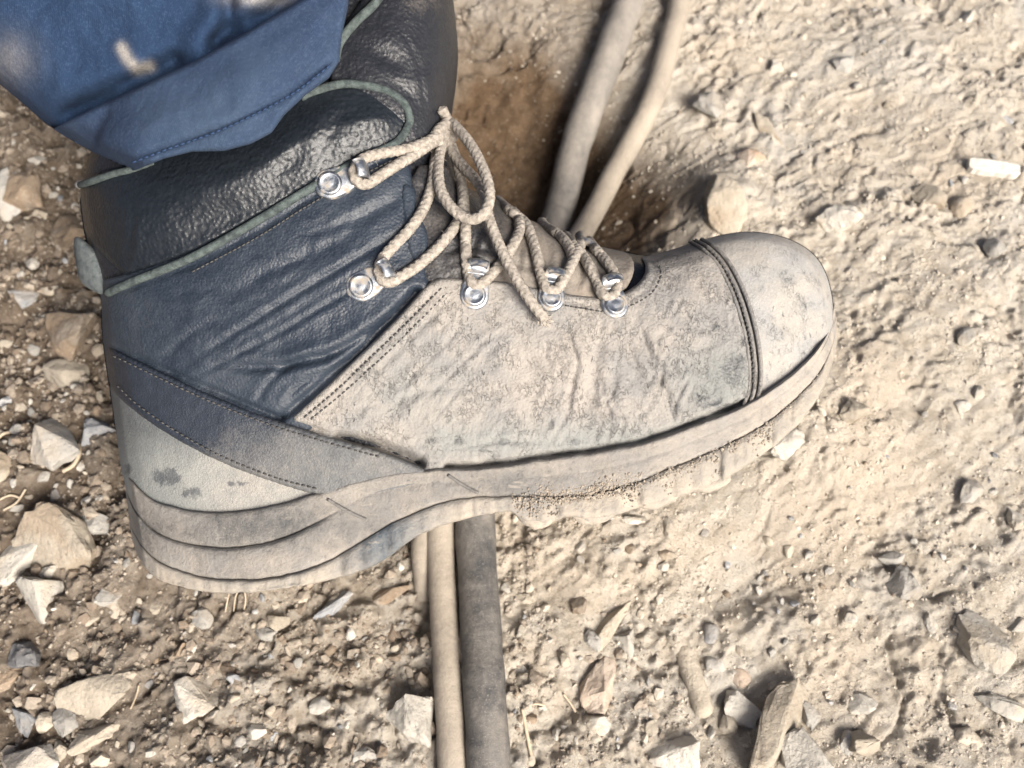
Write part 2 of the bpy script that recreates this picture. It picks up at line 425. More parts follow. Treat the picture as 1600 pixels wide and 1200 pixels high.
def crumbs(x, y, scale, seed):
    x = x / scale; y = y / scale; xi = np.floor(x).astype(np.int64); yi = np.floor(y).astype(np.int64)
    b1 = np.full(x.shape, 9.); b2 = np.full(x.shape, 9.); h = np.zeros_like(x)
    def hs(a, b, k):
        n = (a * 374761393 + b * 668265263 + (seed * 31 + k) * 974711) & 0xffffffff
        n = ((n ^ (n >> 13)) * 1274126177) & 0xffffffff
        n = ((n ^ (n >> 16)) * 2246822519) & 0xffffffff
        return ((n ^ (n >> 15)) & 0xffff) / 65535.0
    for i in (-1, 0, 1):
        for j in (-1, 0, 1):
            a, b = xi + i, yi + j
            dx = x - a - hs(a, b, 1); dy = y - b - hs(a, b, 2); d = np.hypot(dx, dy)
            hh = hs(a, b, 3) - .5 + (hs(a, b, 4) - .5) * dx * 1.6 + (hs(a, b, 5) - .5) * dy * 1.6
            c = d < b1; b2 = np.where(c, b1, np.minimum(b2, d)); h = np.where(c, hh, h); b1 = np.where(c, d, b1)
    return h, np.clip((b2 - b1) * 4, 0, 1)
def ground_z(x, y, fine=True):
    z = ground_low(x, y)
    L = looseness(x, y)
    z = z + (fbm(x, y, 210, 3, 1) - .5) * 50
    if fine:
        rough = .22 + .75 * sstep(.38, .68, fbm(x, y, 170, 2, 61)) * (1 - L) + .95 * L
        c1 = fbm(x, y, 62, 4, 2); c2 = np.abs(fbm(x, y, 75, 4, 3) - .5) * 2
        wx, wy = x + 46 * (fbm(x, y, 60, 3, 21) - .5), y + 46 * (fbm(x, y, 60, 3, 22) - .5)
        c3 = fbm(wx, wy, 19, 3, 4)
        z = z + (c1 - .5) * (30 + 16 * L) * rough - (1 - np.clip(c2 * 5, 0, 1)) * (8 + 3 * L) * sstep(.4, .7, fbm(x, y, 120, 2, 8)) * 1.6
        z = z + (c3 - .5) * 9 * rough
        dr = fbm((wx * .8 + wy * .6) / 3.2, (wy * .8 - wx * .6), 17, 3, 91)            # dragged, smeared dust
        z = z + (dr - .5) * 12 * (1 - L)
        jx, jy = x + 16 * (fbm(x, y, 16, 3, 23) - .5), y + 16 * (fbm(x, y, 16, 3, 24) - .5)
        for scl, amp, cut, sd in ((40, 11, .47, 3), (19, 7.5, .44, 5), (9.5, 4.0, .40, 8)):
            h, e = crumbs(jx, jy, scl, sd); m = sstep(cut, cut + .16, fbm(x, y, scl * 3.2, 3, 40 + sd))
            z = z + m * rough * amp * (.35 + h * (.4 + .6 * e)) * (.7 + .5 * L)
        tx, ty = TREAD[0]; rr = np.hypot(x - tx + 260, (y - ty)); an = np.abs(y - ty)
        m = np.exp(-((rr - 260) / 95) ** 4) * np.exp(-((an) / 130) ** 4)
        z = z + m * np.sin((rr + .25 * (y - ty)) / 7.5) * 3.5
    return z
def hit(px, py):                # photo direction -> point on the dirt
    o = world(0.0, 0.0, F); d = world((px - 800.0) / F, -(py - 600.0) / F, -1.0) - world(0., 0., 0.)
    t = -o[2] / d[2]
    for _ in range(25):
        q = o + d * t
        z = float(ground_z(np.array([q[0]]), np.array([q[1]]), False)[0])
        t += .8 * (z - q[2]) / d[2]
    q = o + d * t
    return q, t / F

def graded(lo, hi, st, far):
    core = np.arange(lo, hi + st, st); s = st; a = []; v = core[-1]
    while v < far: s *= 1.22; v += s; a.append(v)
    s = st; b_ = []; v = lo
    while v > -far: s *= 1.22; v -= s; b_.append(v)
    return np.concatenate([b_[::-1], core, a])
gx = graded(-1260, 1260, 3.3, 3.0e5); gy = graded(-740, 1290, 3.3, 3.0e5)
XX, YY = np.meshgrid(gx, gy); xf, yf = XX.ravel(), YY.ravel()
far = sstep(1400, 5000, np.hypot(xf, yf))
zf = ground_z(xf, yf) * (1 - .6 * far)
nx, ny = len(gx), len(gy)
ii = (np.arange(ny - 1)[:, None] * nx + np.arange(nx - 1)[None]).ravel()
quads = np.stack([ii, ii + 1, ii + 1 + nx, ii + nx], -1)
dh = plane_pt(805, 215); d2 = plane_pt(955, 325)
hollow_shade = np.exp(-(((xf - dh[0]) / 205) ** 2 + ((yf - dh[1]) / 275) ** 2) ** 1.5) + .85 * np.exp(-(((xf - d2[0]) / 165) ** 2 + ((yf - d2[1]) / 150) ** 2) ** 1.5)  # dark shade of the hollow behind the laces, painted into the earth colour
hollow_shade = np.clip(hollow_shade * (0.85 + 1.1 * fbm(xf, yf, 60, 4, 55)), 0, 1)
mesh('ground', np.stack([xf, yf, zf], -1), quads, M['earth'], attrs={'pale': sstep(-960, 330, xf - .30 * yf + 170 * (fbm(xf, yf, 260, 3, 5) - .5) * 2), 'hollow_shade': hollow_shade, 'hump': np.clip((zf - ground_low(xf, yf) - (fbm(xf, yf, 210, 3, 1) - .5) * 50 - 4) / 22, -1.2, 1.5) * (1 - far)})['kind'] = 'structure'

# ------------------------------------------------------------------ stones
def icosphere(n):
    t = (1 + 5 ** .5) / 2
    V = [(-1, t, 0), (1, t, 0), (-1, -t, 0), (1, -t, 0), (0, -1, t), (0, 1, t), (0, -1, -t), (0, 1, -t), (t, 0, -1), (t, 0, 1), (-t, 0, -1), (-t, 0, 1)]
    Fc = [(0, 11, 5), (0, 5, 1), (0, 1, 7), (0, 7, 10), (0, 10, 11), (1, 5, 9), (5, 11, 4), (11, 10, 2), (10, 7, 6), (7, 1, 8), (3, 9, 4), (3, 4, 2), (3, 2, 6), (3, 6, 8), (3, 8, 9), (4, 9, 5), (2, 4, 11), (6, 2, 10), (8, 6, 7), (9, 8, 1)]
    V = [np.array(v) / np.linalg.norm(v) for v in V]
    for _ in range(n):
        mid = {}; G = []
        def m(a, b):
            k = (min(a, b), max(a, b))
            if k not in mid:
                v = V[a] + V[b]; V.append(v / np.linalg.norm(v)); mid[k] = len(V) - 1
            return mid[k]
        for a, b, c in Fc:
            x, y, z = m(a, b), m(b, c), m(c, a); G += [(a, x, z), (b, y, x), (c, z, y), (x, y, z)]
        Fc = G
    return np.array(V), np.array(Fc)
ICO = {n: icosphere(n) for n in (0, 1, 2, 3, 4)}
def rock(seed, n, cuts=11, rough=.05, rnd=.55):
    r = np.random.default_rng(seed); V, Fc = ICO[n]; V = V.copy()
    for _ in range(cuts):
        d = r.normal(size=3); d /= np.linalg.norm(d); h = r.uniform(rnd, .9)
        e = V @ d; m = e > h; V[m] -= np.outer(e[m] - h, d) * .94
    q = V * 2.2 + 40
    nz = (fbm(q[:, 0] + q[:, 2], q[:, 1] - q[:, 2], .9, 3, seed % 97) - .5)
    V = V * (1 + nz[:, None] * rough * 3)
    V -= (V.max(0) + V.min(0)) / 2
    return V / (np.abs(V).max(0)), Fc

# px, py, length, width, angle, material, label
STONES = [
 (112, 513, 100, 82, -20, 'brown', 'brown and cream angular stone close behind the boot ankle'),
 (108, 582, 66, 46, -14, 'cream', 'rounded cream stone just below the large brown stone'),
 (4, 738, 70, 56, 20, 'cream', 'tan stone cut off by the left edge beside the straw'),
 (94, 690, 96, 84, -30, 'grey', 'dust covered grey block left of the boot heel'),
 (164, 672, 60, 44, 5, 'bluegrey', 'blue grey stone half hidden behind the heel of the boot'),
 (48, 300, 62, 56, -15, 'brown', 'wedge shaped brownish stone left of the boot collar'),
 (62, 334, 34, 20, -25, 'cream', 'small cream chip under the wedge shaped stone'),
 (40, 460, 42, 36, 30, 'bluegrey', 'blue grey flake left of the large brown stone'),
 (82, 454, 44, 15, 2, 'cream', 'thin pale sliver above the large brown stone'),
 (112, 362, 56, 62, 40, 'brown', 'brown stone beside the pull tab of the boot'),
 (90, 378, 40, 15, -60, 'cream', 'narrow tan sliver left of the stone by the pull tab'),
 (60, 252, 26, 20, 5, 'white', 'small squarish pale stone left of the trouser cuff'),
 (14, 300, 44, 90, 10, 'grey', 'dusty slab on the left edge below the trouser leg'),
 (98, 842, 122, 92, -42, 'cream', 'largest pale angular rock left of the heel'),
 (32, 868, 92, 46, 52, 'white', 'long pale stone leaning on the largest rock'),
 (60, 926, 78, 62, -25, 'white', 'jagged whitish rock below the long pale stone'),
 (152, 815, 66, 36, -25, 'grey', 'flat grey slab between the largest rock and the heel'),
 (80, 889, 34, 24, 30, 'white', 'small pale stone wedged under the largest rock'),
 (150, 1083, 138, 60, 15, 'cream', 'long flat cream rock with a dark hollow above it'),
 (40, 1022, 64, 42, -24, 'dark', 'dark grey angular stone at the lower left'),
 (150, 1146, 86, 34, 30, 'cream', 'tan wedge just below the long flat cream rock'),
 (8, 1055, 66, 34, 34, 'brown', 'brown slab cut off by the left edge'),
 (307, 1093, 66, 68, 60, 'white', 'white faceted stone standing alone below the heel'),
 (296, 1030, 50, 16, 55, 'white', 'thin white flake above the white faceted stone'),
 (272, 1018, 46, 30, 60, 'brown', 'brown stone with the thin white flake beside it'),
 (42, 1122, 34, 52, 20, 'bluegrey', 'grey upright flake in the lower left corner'),
 (74, 1126, 34, 30, 0, 'cream', 'tan pebble beside the grey upright flake'),
 (104, 1124, 36, 40, 30, 'grey', 'dull grey stone left of the tan wedge'),
 (52, 1186, 92, 56, -5, 'grey', 'broad grey rock on the bottom edge at the left'),
 (96, 1172, 24, 30, 0, 'cream', 'small tan stone on the rim of the broad grey rock'),
 (156, 1185, 34, 26, 30, 'cream', 'cream stone on the bottom edge under the tan wedge'),
 (436, 966, 30, 30, 40, 'cream', 'pale stone casting a shadow below the middle of the heel'),
 (418, 988, 34, 22, 0, 'grey', 'dusty stone right under the pale stone below the heel'),
 (318, 965, 32, 34, 30, 'grey', 'dark rounded stone under the left part of the heel'),
 (522, 945, 70, 22, 38, 'bluegrey', 'narrow grey shard pointing up right under the arch'),
 (600, 930, 90, 26, 20, 'brown', 'rusty brown slab left of the cables'),
 (402, 1140, 32, 22, 15, 'white', 'lone whitish pebble in the dirt below the heel'),
 (138, 968, 34, 18, 40, 'cream', 'small cream sliver on the edge of the hollow'),
 (172, 932, 40, 28, 40, 'grey', 'greyish chip between the jagged rock and the heel'),
 (654, 1116, 84, 70, -45, 'white', 'white triangular rock touching the tan cable'),
 (934, 1068, 92, 52, 68, 'pink', 'pinkish brown faceted stone standing upright'),
 (952, 974, 96, 24, 58, 'cream', 'long thin cream stone above the pinkish stone'),
 (926, 1000, 26, 32, 30, 'grey', 'small grey stone left of the long thin stone'),
 (978, 1004, 36, 40, 20, 'white', 'whitish grey stone right of the long thin stone'),
 (932, 1128, 44, 34, 10, 'white', 'rounded pale stone right under the pinkish stone'),
 (1083, 1060, 112, 30, -76, 'cream', 'straight rod shaped tan stone'),
 (1053, 1172, 76, 54, -8, 'white', 'broad whitish stone on the bottom edge right of the cables'),
 (1154, 1108, 62, 42, -35, 'white', 'two toned white stone left of the big log shaped rock'),
 (1136, 1128, 30, 30, 0, 'cream', 'small cream stone below the two toned white stone'),
 (1212, 1132, 172, 72, 58, 'cream', 'big log shaped tan rock at the bottom'),
 (1252, 1184, 72, 82, 50, 'white', 'pale rock behind the big log shaped rock'),
 (1264, 1116, 48, 28, -70, 'grey', 'upright grey stone right of the big log shaped rock'),
 (1340, 1098, 50, 34, -25, 'white', 'white wedge lying on the dust near the bottom'),
 (1354, 1162, 62, 44, 5, 'cream', 'pale boxy stone near the bottom right'),
 (1324, 1160, 38, 22, 65, 'grey', 'slim grey stone leaning on the pale boxy stone'),
 (1110, 990, 32, 22, 80, 'bluegrey', 'little blue grey stone above the rod shaped stone'),
 (1155, 1056, 32, 28, -40, 'pink', 'tan pebble above the two toned white stone'),
 (1116, 1036, 30, 24, 0, 'grey', 'dull pebble beside the rod shaped stone'),
 (1532, 1000, 104, 72, -38, 'white', 'large cream rock on the right'),
 (1566, 1102, 86, 32, -22, 'white', 'white bone shaped stone at the right edge'),
 (1512, 1150, 42, 34, 0, 'cream', 'dusty clod below the white bone shaped stone'),
 (1592, 976, 36, 20, 10, 'white', 'white chip cut by the right edge'),
 (1452, 972, 34, 16, -80, 'white', 'slim white flake left of the large cream rock'),
 (1328, 964, 22, 18, 10, 'white', 'single white pebble in the middle of the pale dust'),
 (990, 812, 40, 13, 3, 'white', 'horizontal white chip under the front of the sole'),
 (1045, 826, 42, 15, 86, 'white', 'upright white chip under the front of the sole'),
 (1043, 866, 28, 15, 0, 'cream', 'cream oval pebble below the upright white chip'),
 (1036, 884, 18, 14, 0, 'white', 'white dot like pebble below the cream oval one'),
 (1508, 526, 40, 24, 45, 'white', 'shiny white pebble right of the toe cap'),
 (1502, 634, 26, 20, 0, 'white', 'round white pebble lower right of the toe cap'),
 (1528, 612, 18, 18, 0, 'white', 'tiny white pebble above the round white one'),
 (1512, 768, 48, 30, 42, 'grey', 'grey oval stone on the right'),
 (1308, 341, 70, 46, -12, 'white', 'white angular stone above the toe cap'),
 (1452, 306, 56, 36, -12, 'cream', 'tan oval stone at the upper right'),
 (1500, 325, 42, 34, 45, 'cream', 'pale pointed stone beside the tan oval stone'),
 (1171, 250, 46, 36, 30, 'pink', 'pale pinkish stone between cable and toe cap'),
 (1198, 204, 72, 22, -60, 'cream', 'narrow pale stone above the pinkish one'),
 (1106, 168, 46, 52, 20, 'grey', 'grey stone right of the pale cable'),
 (1316, 102, 34, 34, 10, 'grey', 'grey squared stone at the upper right'),
 (1214, 106, 32, 20, 50, 'white', 'small pale stone left of the grey squared one'),
 (1228, 690, 58, 36, 30, 'white', 'sunlit white stone under the tip of the sole'),
 (1334, 638, 52, 34, 10, 'cream', 'tan stone just right of the toe end of the sole'),
 (1408, 908, 46, 52, 10, 'grey', 'dusty grey block in the pale dirt at the right'),
 (1392, 872, 42, 20, 5, 'grey', 'flat dusty chip above the dusty grey block'),
 (1590, 810, 34, 34, 0, 'white', 'pale stone at the right edge above the cream rock'),
 (790, 922, 14, 22, 20, 'white', 'white grain right of the dark cable'),
 (822, 935, 34, 16, -10, 'cream', 'cream chip right of the dark cable'),
 (812, 1048, 30, 24, 0, 'grey', 'dull flat stone right of the dark cable'),
 (1135, 308, 66, 104, 5, 'cream', 'dust caked lump behind the toe seam'),
 (1508, 26, 26, 24, 0, 'grey', 'grey chip near the top right corner'),
 (1552, 388, 34, 30, 0, 'grey', 'grey pebble at the right below the white splinter'),
 (240, 950, 30, 24, 0, 'cream', 'tan stone in the hollow below the heel'),
 (250, 1150, 30, 22, 0, 'cream', 'cream pebble right of the tan wedge'),
 (500, 1100, 34, 24, 20, 'grey', 'dusty pebble midway between heel and cables'),
 (575, 1180, 44, 30, 10, 'grey', 'dusty stone on the bottom edge left of the cables'),
 (1000, 1100, 34, 30, 0, 'pink', 'tan stone right of the pinkish brown stone'),
 (1012, 1135, 30, 24, 0, 'cream', 'cream chip above the broad whitish stone'),
 (905, 945, 30, 26, 0, 'brown', 'brown stone in the shade of the long thin stone'),
]
import bmesh
def shard(seed, npt=15):
    r = np.random.default_rng(seed); p = r.normal(size=(npt, 3)); p /= np.linalg.norm(p, axis=1)[:, None]; p *= r.uniform(.82, 1.05, (npt, 1))
    p[:, 2] *= .9
    bm = bmesh.new()
    for v in p: bm.verts.new(v)
    g = bmesh.ops.convex_hull(bm, input=bm.verts); bmesh.ops.delete(bm, geom=list({e for e in g['geom_interior'] + g['geom_unused'] if isinstance(e, bmesh.types.BMVert)}), context='VERTS')
    bmesh.ops.dissolve_limit(bm, angle_limit=.30, verts=bm.verts, edges=bm.edges)
    bmesh.ops.bevel(bm, geom=bm.edges[:], offset=.075, segments=2, profile=.6, affect='EDGES')
    bmesh.ops.triangulate(bm, faces=bm.faces[:])
    bmesh.ops.subdivide_edges(bm, edges=[e for e in bm.edges if e.calc_length() > .22], cuts=2, use_grid_fill=True); bmesh.ops.triangulate(bm, faces=bm.faces[:])
    V = np.array([v.co[:] for v in bm.verts]); Fc = np.array([[v.index for v in f.verts] for f in bm.faces]); bm.free()
    q = V * 2 + 30; V = V * (1 + .30 * (fbm(q[:, 0] + .7 * q[:, 2], q[:, 1] - .6 * q[:, 2], .55, 3, seed % 91) - .5)[:, None])
    V -= (V.max(0) + V.min(0)) / 2
    return V / np.abs(V).max(0), Fc
placed = []
def place_rock(name, seed, n, q, A, Bw, ang, depth, m, label, cat, group=None, me=None, sink=.35, tilt=None):
    if me is None:
        soft = any(k in label for k in ('round', 'oval', 'lump', 'clod', 'pebble', 'rod', 'slab'))
        V, Fc = rock(seed, n, 7 if 'rod' in label else 11, rnd=.75 if 'rod' in label else .55) if soft else shard(seed, random.choice((12, 15, 19)))
        if 'rod' in label: V[:, 0] = np.sign(V[:, 0]) * np.abs(V[:, 0]) ** 1.0; k_ = np.sqrt(np.clip(1 - V[:, 0] ** 8, .05, 1)) / np.maximum(np.hypot(V[:, 1], V[:, 2]), .2); V[:, 1] *= k_; V[:, 2] *= k_
        V = V * np.array([.5, .5, .5])
        me = bpy.data.meshes.new(name); me.from_pydata(V.tolist(), [], Fc.tolist())
        me.polygons.foreach_set('use_smooth', np.full(len(me.polygons), True)); me.materials.append(m)
        if not soft: me.set_sharp_from_angle(angle=math.radians(24))
    o = bpy.data.objects.new(name, me); col.objects.link(o)
    o.scale = (A * PX, Bw * PX, depth * PX)
    z = q[2] + depth * (.5 - sink)
    o.location = Vector((q[0], q[1], z)) * PX
    t = tilt or (random.uniform(-.25, .25), random.uniform(-.2, .2))
    o.rotation_euler = (t[0], t[1], math.radians(ang))
    tag(o, label, cat, group); return o
for i, (px, py, A, Bw, ang, mk, lab) in enumerate(STONES):
    q, s = hit(px, py)
    A *= s * 1.04; Bw *= s * 1.10
    placed.append((q[0], q[1], max(A, Bw) * .5))
    dep = min(A, Bw) * random.uniform(.75, .95)
    nm = 'rock' if A > 85 else ('stone' if A > 32 else 'pebble')
    q = (q[0], q[1] - dep * .1, q[2])
    place_rock(nm, 100 + i, 4 if A > 60 else 3, q, A, Bw, ang, dep, M[mk], lab, nm, sink=.62 if ('lump' in lab or 'clod' in lab or 'slab' in lab) else .40)

# loose pebbles nobody can tell apart, each one its own object
PEB = []
mats = ['cream', 'white', 'grey', 'brown', 'cream', 'grey', 'bluegrey']
for k in range(28):
    V, Fc = rock(900 + k, 2, 9, .06, .5)
    me = bpy.data.meshes.new('pebble'); me.from_pydata((V * .5).tolist(), [], Fc.tolist()); me.materials.append(M[mats[k % 7]])
    me.polygons.foreach_set('use_smooth', np.full(len(me.polygons), k % 3 == 0)); PEB.append((me, {'cream': 'cream', 'white': 'white', 'grey': 'grey', 'brown': 'brown', 'bluegrey': 'blue grey'}[mats[k % 7]]))
import re
SPOT = [(t[0], t[1]) for t in STONES]
def short(l):
    q = re.split(r' (?:close|just|cut|half|left|under|beside|above|below|leaning|between|wedged|with|at|on|casting|right|pointing|standing|touching|lying|behind|near|midway|in) ', l)[0].split()
    return ' '.join(q[:7] if len(q) > 2 else l.split()[:9])
USED = set()
ZONES = [((0, 200, 190, 800), 75, (9, 26), 'small loose pebble in the gravel left of the boot', 'pebbles left of the boot'),
         ((0, 880, 660, 1200), 90, (8, 26), 'small loose pebble in the dirt below the heel', 'pebbles below the heel'),
         ((790, 800, 1300, 1200), 80, (8, 22), 'small loose pebble in the dirt below the front of the sole', 'pebbles below the front of the sole'),
         ((1290, 640, 1600, 1200), 30, (7, 18), 'small pale pebble in the trodden dust right of the boot', 'pebbles in the dust at the right'),
         ((1060, 0, 1600, 360), 25, (7, 20), 'small pale pebble half sunk in the dust above the toe', 'pebbles in the dust above the toe')]
for (x0, y0, x1, y1), cnt, (s0, s1), lab, grp in ZONES:
    c = 0; tries = 0
    while c < cnt and tries < 4000:
        tries += 1
        px, py = random.uniform(x0, x1), random.uniform(y0, y1)
        if y1 == 800 and px > 130 + (py - 200) * .08: continue
        if 640 < px < 800 and py > 780: continue
        q, s = hit(px, py); A = s * (s0 + (s1 - s0) * random.random() ** 2.2)
        if any((q[0] - a) ** 2 + (q[1] - b_) ** 2 < (r * .85 + A * .4) ** 2 for a, b_, r in placed): continue
        placed.append((q[0], q[1], A * .5)); c += 1
        zz = float(ground_z(np.array([q[0]]), np.array([q[1]]))[0])
        me, cw = random.choice(PEB); lb = None
        for k in sorted(range(len(STONES)), key=lambda i: (SPOT[i][0] - px) ** 2 + (SPOT[i][1] - py) ** 2)[:9]:
            dx, dy = px - SPOT[k][0], py - SPOT[k][1]; nr = 'close ' if math.hypot(dx, dy) < 55 else ''
            where = ('right of' if dx > 0 else 'left of') if abs(dx) > abs(dy) else ('below' if dy > 0 else 'above')
            t = f'small {cw} pebble {nr}{where} the {short(STONES[k][6])}'
            if math.hypot(dx, dy) < 170 and t not in USED: lb = t; break
        if lb is None: lb = lab.replace('small', 'small ' + cw).replace('pale ', '')
        USED.add(lb)
        place_rock('pebble', 0, 2, (q[0], q[1], zz), A, A * random.uniform(.55, .9), random.uniform(0, 360), A * random.uniform(.45, .75), None, lb, 'pebble', grp, me=me, sink=.3)

# fine gravel: one uncountable mass
def gravel():
    def away(x, y, n, hollow):
        k = np.ones(n, bool)
        if hollow: k &= np.exp(-(((x - dh[0]) / 210) ** 2 + ((y - dh[1]) / 240) ** 2)) < .35 + .5 * rng.random(n) ** 3
        else: k &= rng.random(n) > .93 * np.clip(1.6 * (np.exp(-(((x - dh[0]) / 200) ** 2 + ((y - dh[1]) / 260) ** 2) ** 1.5) + np.exp(-(((x - d2[0]) / 130) ** 2 + ((y - d2[1]) / 110) ** 2) ** 1.5)), 0, 1)
        for P, rad in CABP: k &= seg_dist(np.stack([x, y], -1), P[::3, :2])[0] > rad + 5
        return k
    def heap(name, N, V0, F0, dens, size, tone, hollow, label):
        x = rng.uniform(-1150, 1150, N); y = rng.uniform(-700, 1250, N); L = looseness(x, y); cl = fbm(x, y, 90, 3, 77)
        k = (rng.random(N) < dens(L, cl)) & away(x, y, N, hollow); x, y, L = x[k], y[k], L[k]; n = len(x)
        sz = size(rng.random(n), L); z = ground_z(x, y)
        Q, _ = np.linalg.qr(rng.normal(size=(n, 3, 3)))
        V = (V0[None] * (1 + rng.uniform(-.32, .32, (n, len(V0), 1))) * rng.uniform(.5, 1.3, (n, 1, 3))) @ Q * sz[:, None, None]
        V[:, :, 2] *= .75; V = V + np.stack([x, y, z + sz * .12], -1)[:, None]
        Fc = (F0[None] + (np.arange(n) * len(V0))[:, None, None]).reshape(-1, 3)
        o = mesh(name, V.reshape(-1, 3), Fc, M['gravel'], attrs={'tone': np.repeat(np.clip(tone(n, L), 0, 1), len(V0))}, smooth=False); o['kind'] = 'stuff'
        tag(o, label, 'gravel')
    heap('gravel', 30000, *ICO[0], lambda L, c: (.12 + .88 * L) * sstep(.32, .62, c) + .02, lambda r, L: (2.2 + 10 * r ** 4) * (.7 + .45 * L),
         lambda n, L: rng.beta(1.3, 2.2, n) * (.6 + .2 * (1 - L)) + .40 * (1 - L), True, 'fine gravel strewn over the dirt')
    O6 = np.array([(1, 0, 0), (-1, 0, 0), (0, 1, 0), (0, -1, 0), (0, 0, 1), (0, 0, -1.)]); F8 = np.array([(0, 2, 4), (2, 1, 4), (1, 3, 4), (3, 0, 4), (2, 0, 5), (1, 2, 5), (3, 1, 5), (0, 3, 5)])
    heap('grit', 110000, O6, F8, lambda L, c: .35 + .6 * sstep(.35, .6, c), lambda r, L: 1.1 + 3.2 * r ** 3,
         lambda n, L: rng.beta(2, 2, n) * .5 + .15 + .42 * (1 - L), False, 'coarse grit and crumbs of earth covering the dirt')

# ------------------------------------------------------------------ tubes
def tube(P, R, nseg=10, braid=0.0, pitch=9.0, cap=True):
    P = np.asarray(P, float); n = len(P); R = np.broadcast_to(np.asarray(R, float), (n,))
    T = np.gradient(P, axis=0); T /= np.linalg.norm(T, axis=1)[:, None] + 1e-9
    up = np.array([0.13, -.4, .9]); Nn = np.zeros_like(P); v = up - T[0] * (up @ T[0]); v /= np.linalg.norm(v)
    for i in range(n):
        v = v - T[i] * (v @ T[i]); v /= np.linalg.norm(v) + 1e-9; Nn[i] = v
    Bn = np.cross(T, Nn)
    L = np.concatenate([[0], np.cumsum(np.linalg.norm(np.diff(P, axis=0), axis=1))])
    a = np.linspace(0, 2 * math.pi, nseg, endpoint=False)
    rad = R[:, None] * np.ones(nseg)
    if braid:
        k = 4
        p1 = np.sin(k * a[None] + L[:, None] * 2 * math.pi / pitch); p2 = np.sin(k * a[None] - L[:, None] * 2 * math.pi / pitch)
        rad = rad * (1 + braid * np.maximum(p1, p2))
    V = P[:, None] + (np.cos(a)[None, :, None] * Nn[:, None] + np.sin(a)[None, :, None] * Bn[:, None]) * rad[..., None]
    V = V.reshape(-1, 3)
    i = np.arange(n - 1)[:, None] * nseg; j = np.arange(nseg)[None]; j2 = (j + 1) % nseg
    Fq = np.stack([i + j, i + j2, i + nseg + j2, i + nseg + j], -1).reshape(-1, 4).tolist()
    if cap: Fq.append(list(range(nseg))[::-1]); Fq.append([(n - 1) * nseg + t for t in range(nseg)])
    return V, Fq
def join(parts):
    V = []; Fc = []; o = 0
    for v, f in parts:
        V.append(v); Fc += [[k + o for k in q] for q in f]; o += len(v)
    return np.vstack(V), Fc

# ------------------------------------------------------------------ cables on the dirt
def cable(name, pts, rad, m, label, emb, c0=.9, c1=.9):
    P = []
    for px, py, lift in pts:
        q, _ = hit(px, py); P.append((q[0], q[1], q[2] + rad * emb + lift))
    P = spline(P, 7); CABP.append((P, rad))
    s = np.arange(len(P)) * 7.0
    P[:, 0] += (fbm(s, s * 0, 150, 2, 3) - .5) * 6; P[:, 2] += (fbm(s, s * 0 + 9, 120, 2, 4) - .5) * 4
    V, Fc = tube(P, rad * (1 + .10 * (fbm(s, s * 0 + 50, 40, 2, 8) - .5)), 26)
    o = mesh(name, V, Fc, m, origin=P[len(P) // 2] * PX, attrs={'cover': np.repeat(c0 + (c1 - c0) * sstep(.3, .6, np.linspace(0, 1, len(P))), 26)}); tag(o, label, 'cable', 'rubber cables running under the boot'); return o
CABP = []
# the dark one rests in the hollow, the tan one crosses over it beneath the sole
cable('cable', [(790, 1750, 0), (775, 1420, 0), (764, 1250, 0), (758, 1100, 0), (750, 960, 0), (742, 830, 0), (745, 760, 0), (775, 640, -6), (820, 510, -6), (866, 365, 14), (905, 225, 20), (948, 105, 10), (985, 0, 0), (1030, -150, 0), (1060, -260, 0), (1085, -420, 0), (1090, -600, 0)],
      35, M['cable_dark'], 'thick dark grey dusty cable emerging beside the thinner tan one under the boot', .5, .34, .80)
cable('cable', [(735, 1750, 0), (718, 1420, 0), (708, 1250, 0), (703, 1100, 0), (694, 960, 0), (688, 830, 0), (700, 740, 10), (760, 630, 40), (830, 500, 40), (903, 385, 22), (958, 285, 18), (1008, 190, 14), (1038, 100, 6), (1060, 0, 0), (1085, -150, 0), (1100, -260, 0), (1120, -420, 0), (1122, -600, 0)],
      24.5, M['cable_tan'], 'thinner tan dusty cable with pale even colour lying against the thick dark one', .6, .85, .85)
cable('cable', [(662, 936, -16), (662, 900, 0), (660, 860, 2), (668, 800, 0), (690, 700, -4), (720, 600, -16), (740, 540, -40)],
      18, M['cable_tan'], 'short stub of brown cable left of the tan one, sinking into the dirt', .55)

gravel()

# ------------------------------------------------------------------ the boot
OUT = [(126, 283), (124, 300), (129, 340), (134, 372), (146, 420), (158, 460), (160, 520), (165, 560), (174, 620), (182, 680), (190, 740), (196, 800), (230, 960), (320, 1010), (700, 985), (1000, 930), (1180, 850),
       (1285, 740), (1306, 640), (1308, 560), (1304, 500), (1299, 455), (1290, 425), (1275, 400), (1250, 381), (1215, 367), (1170, 361), (1130, 366), (1090, 377), (1050, 390), (1010, 401), (985, 395), (950, 388), (905, 378), (868, 363),
       (840, 348), (810, 337), (775, 308), (742, 300), (722, 288), (712, 262), (694, 205), (705, 160), (714, 110), (716, 70), (711, 25), (706, -20), (690, -160), (640, -300), (420, -300), (250, -60), (150, 200)]
BD = Dome(OUT, (80, -340, 1360, 1040), .66, 185)

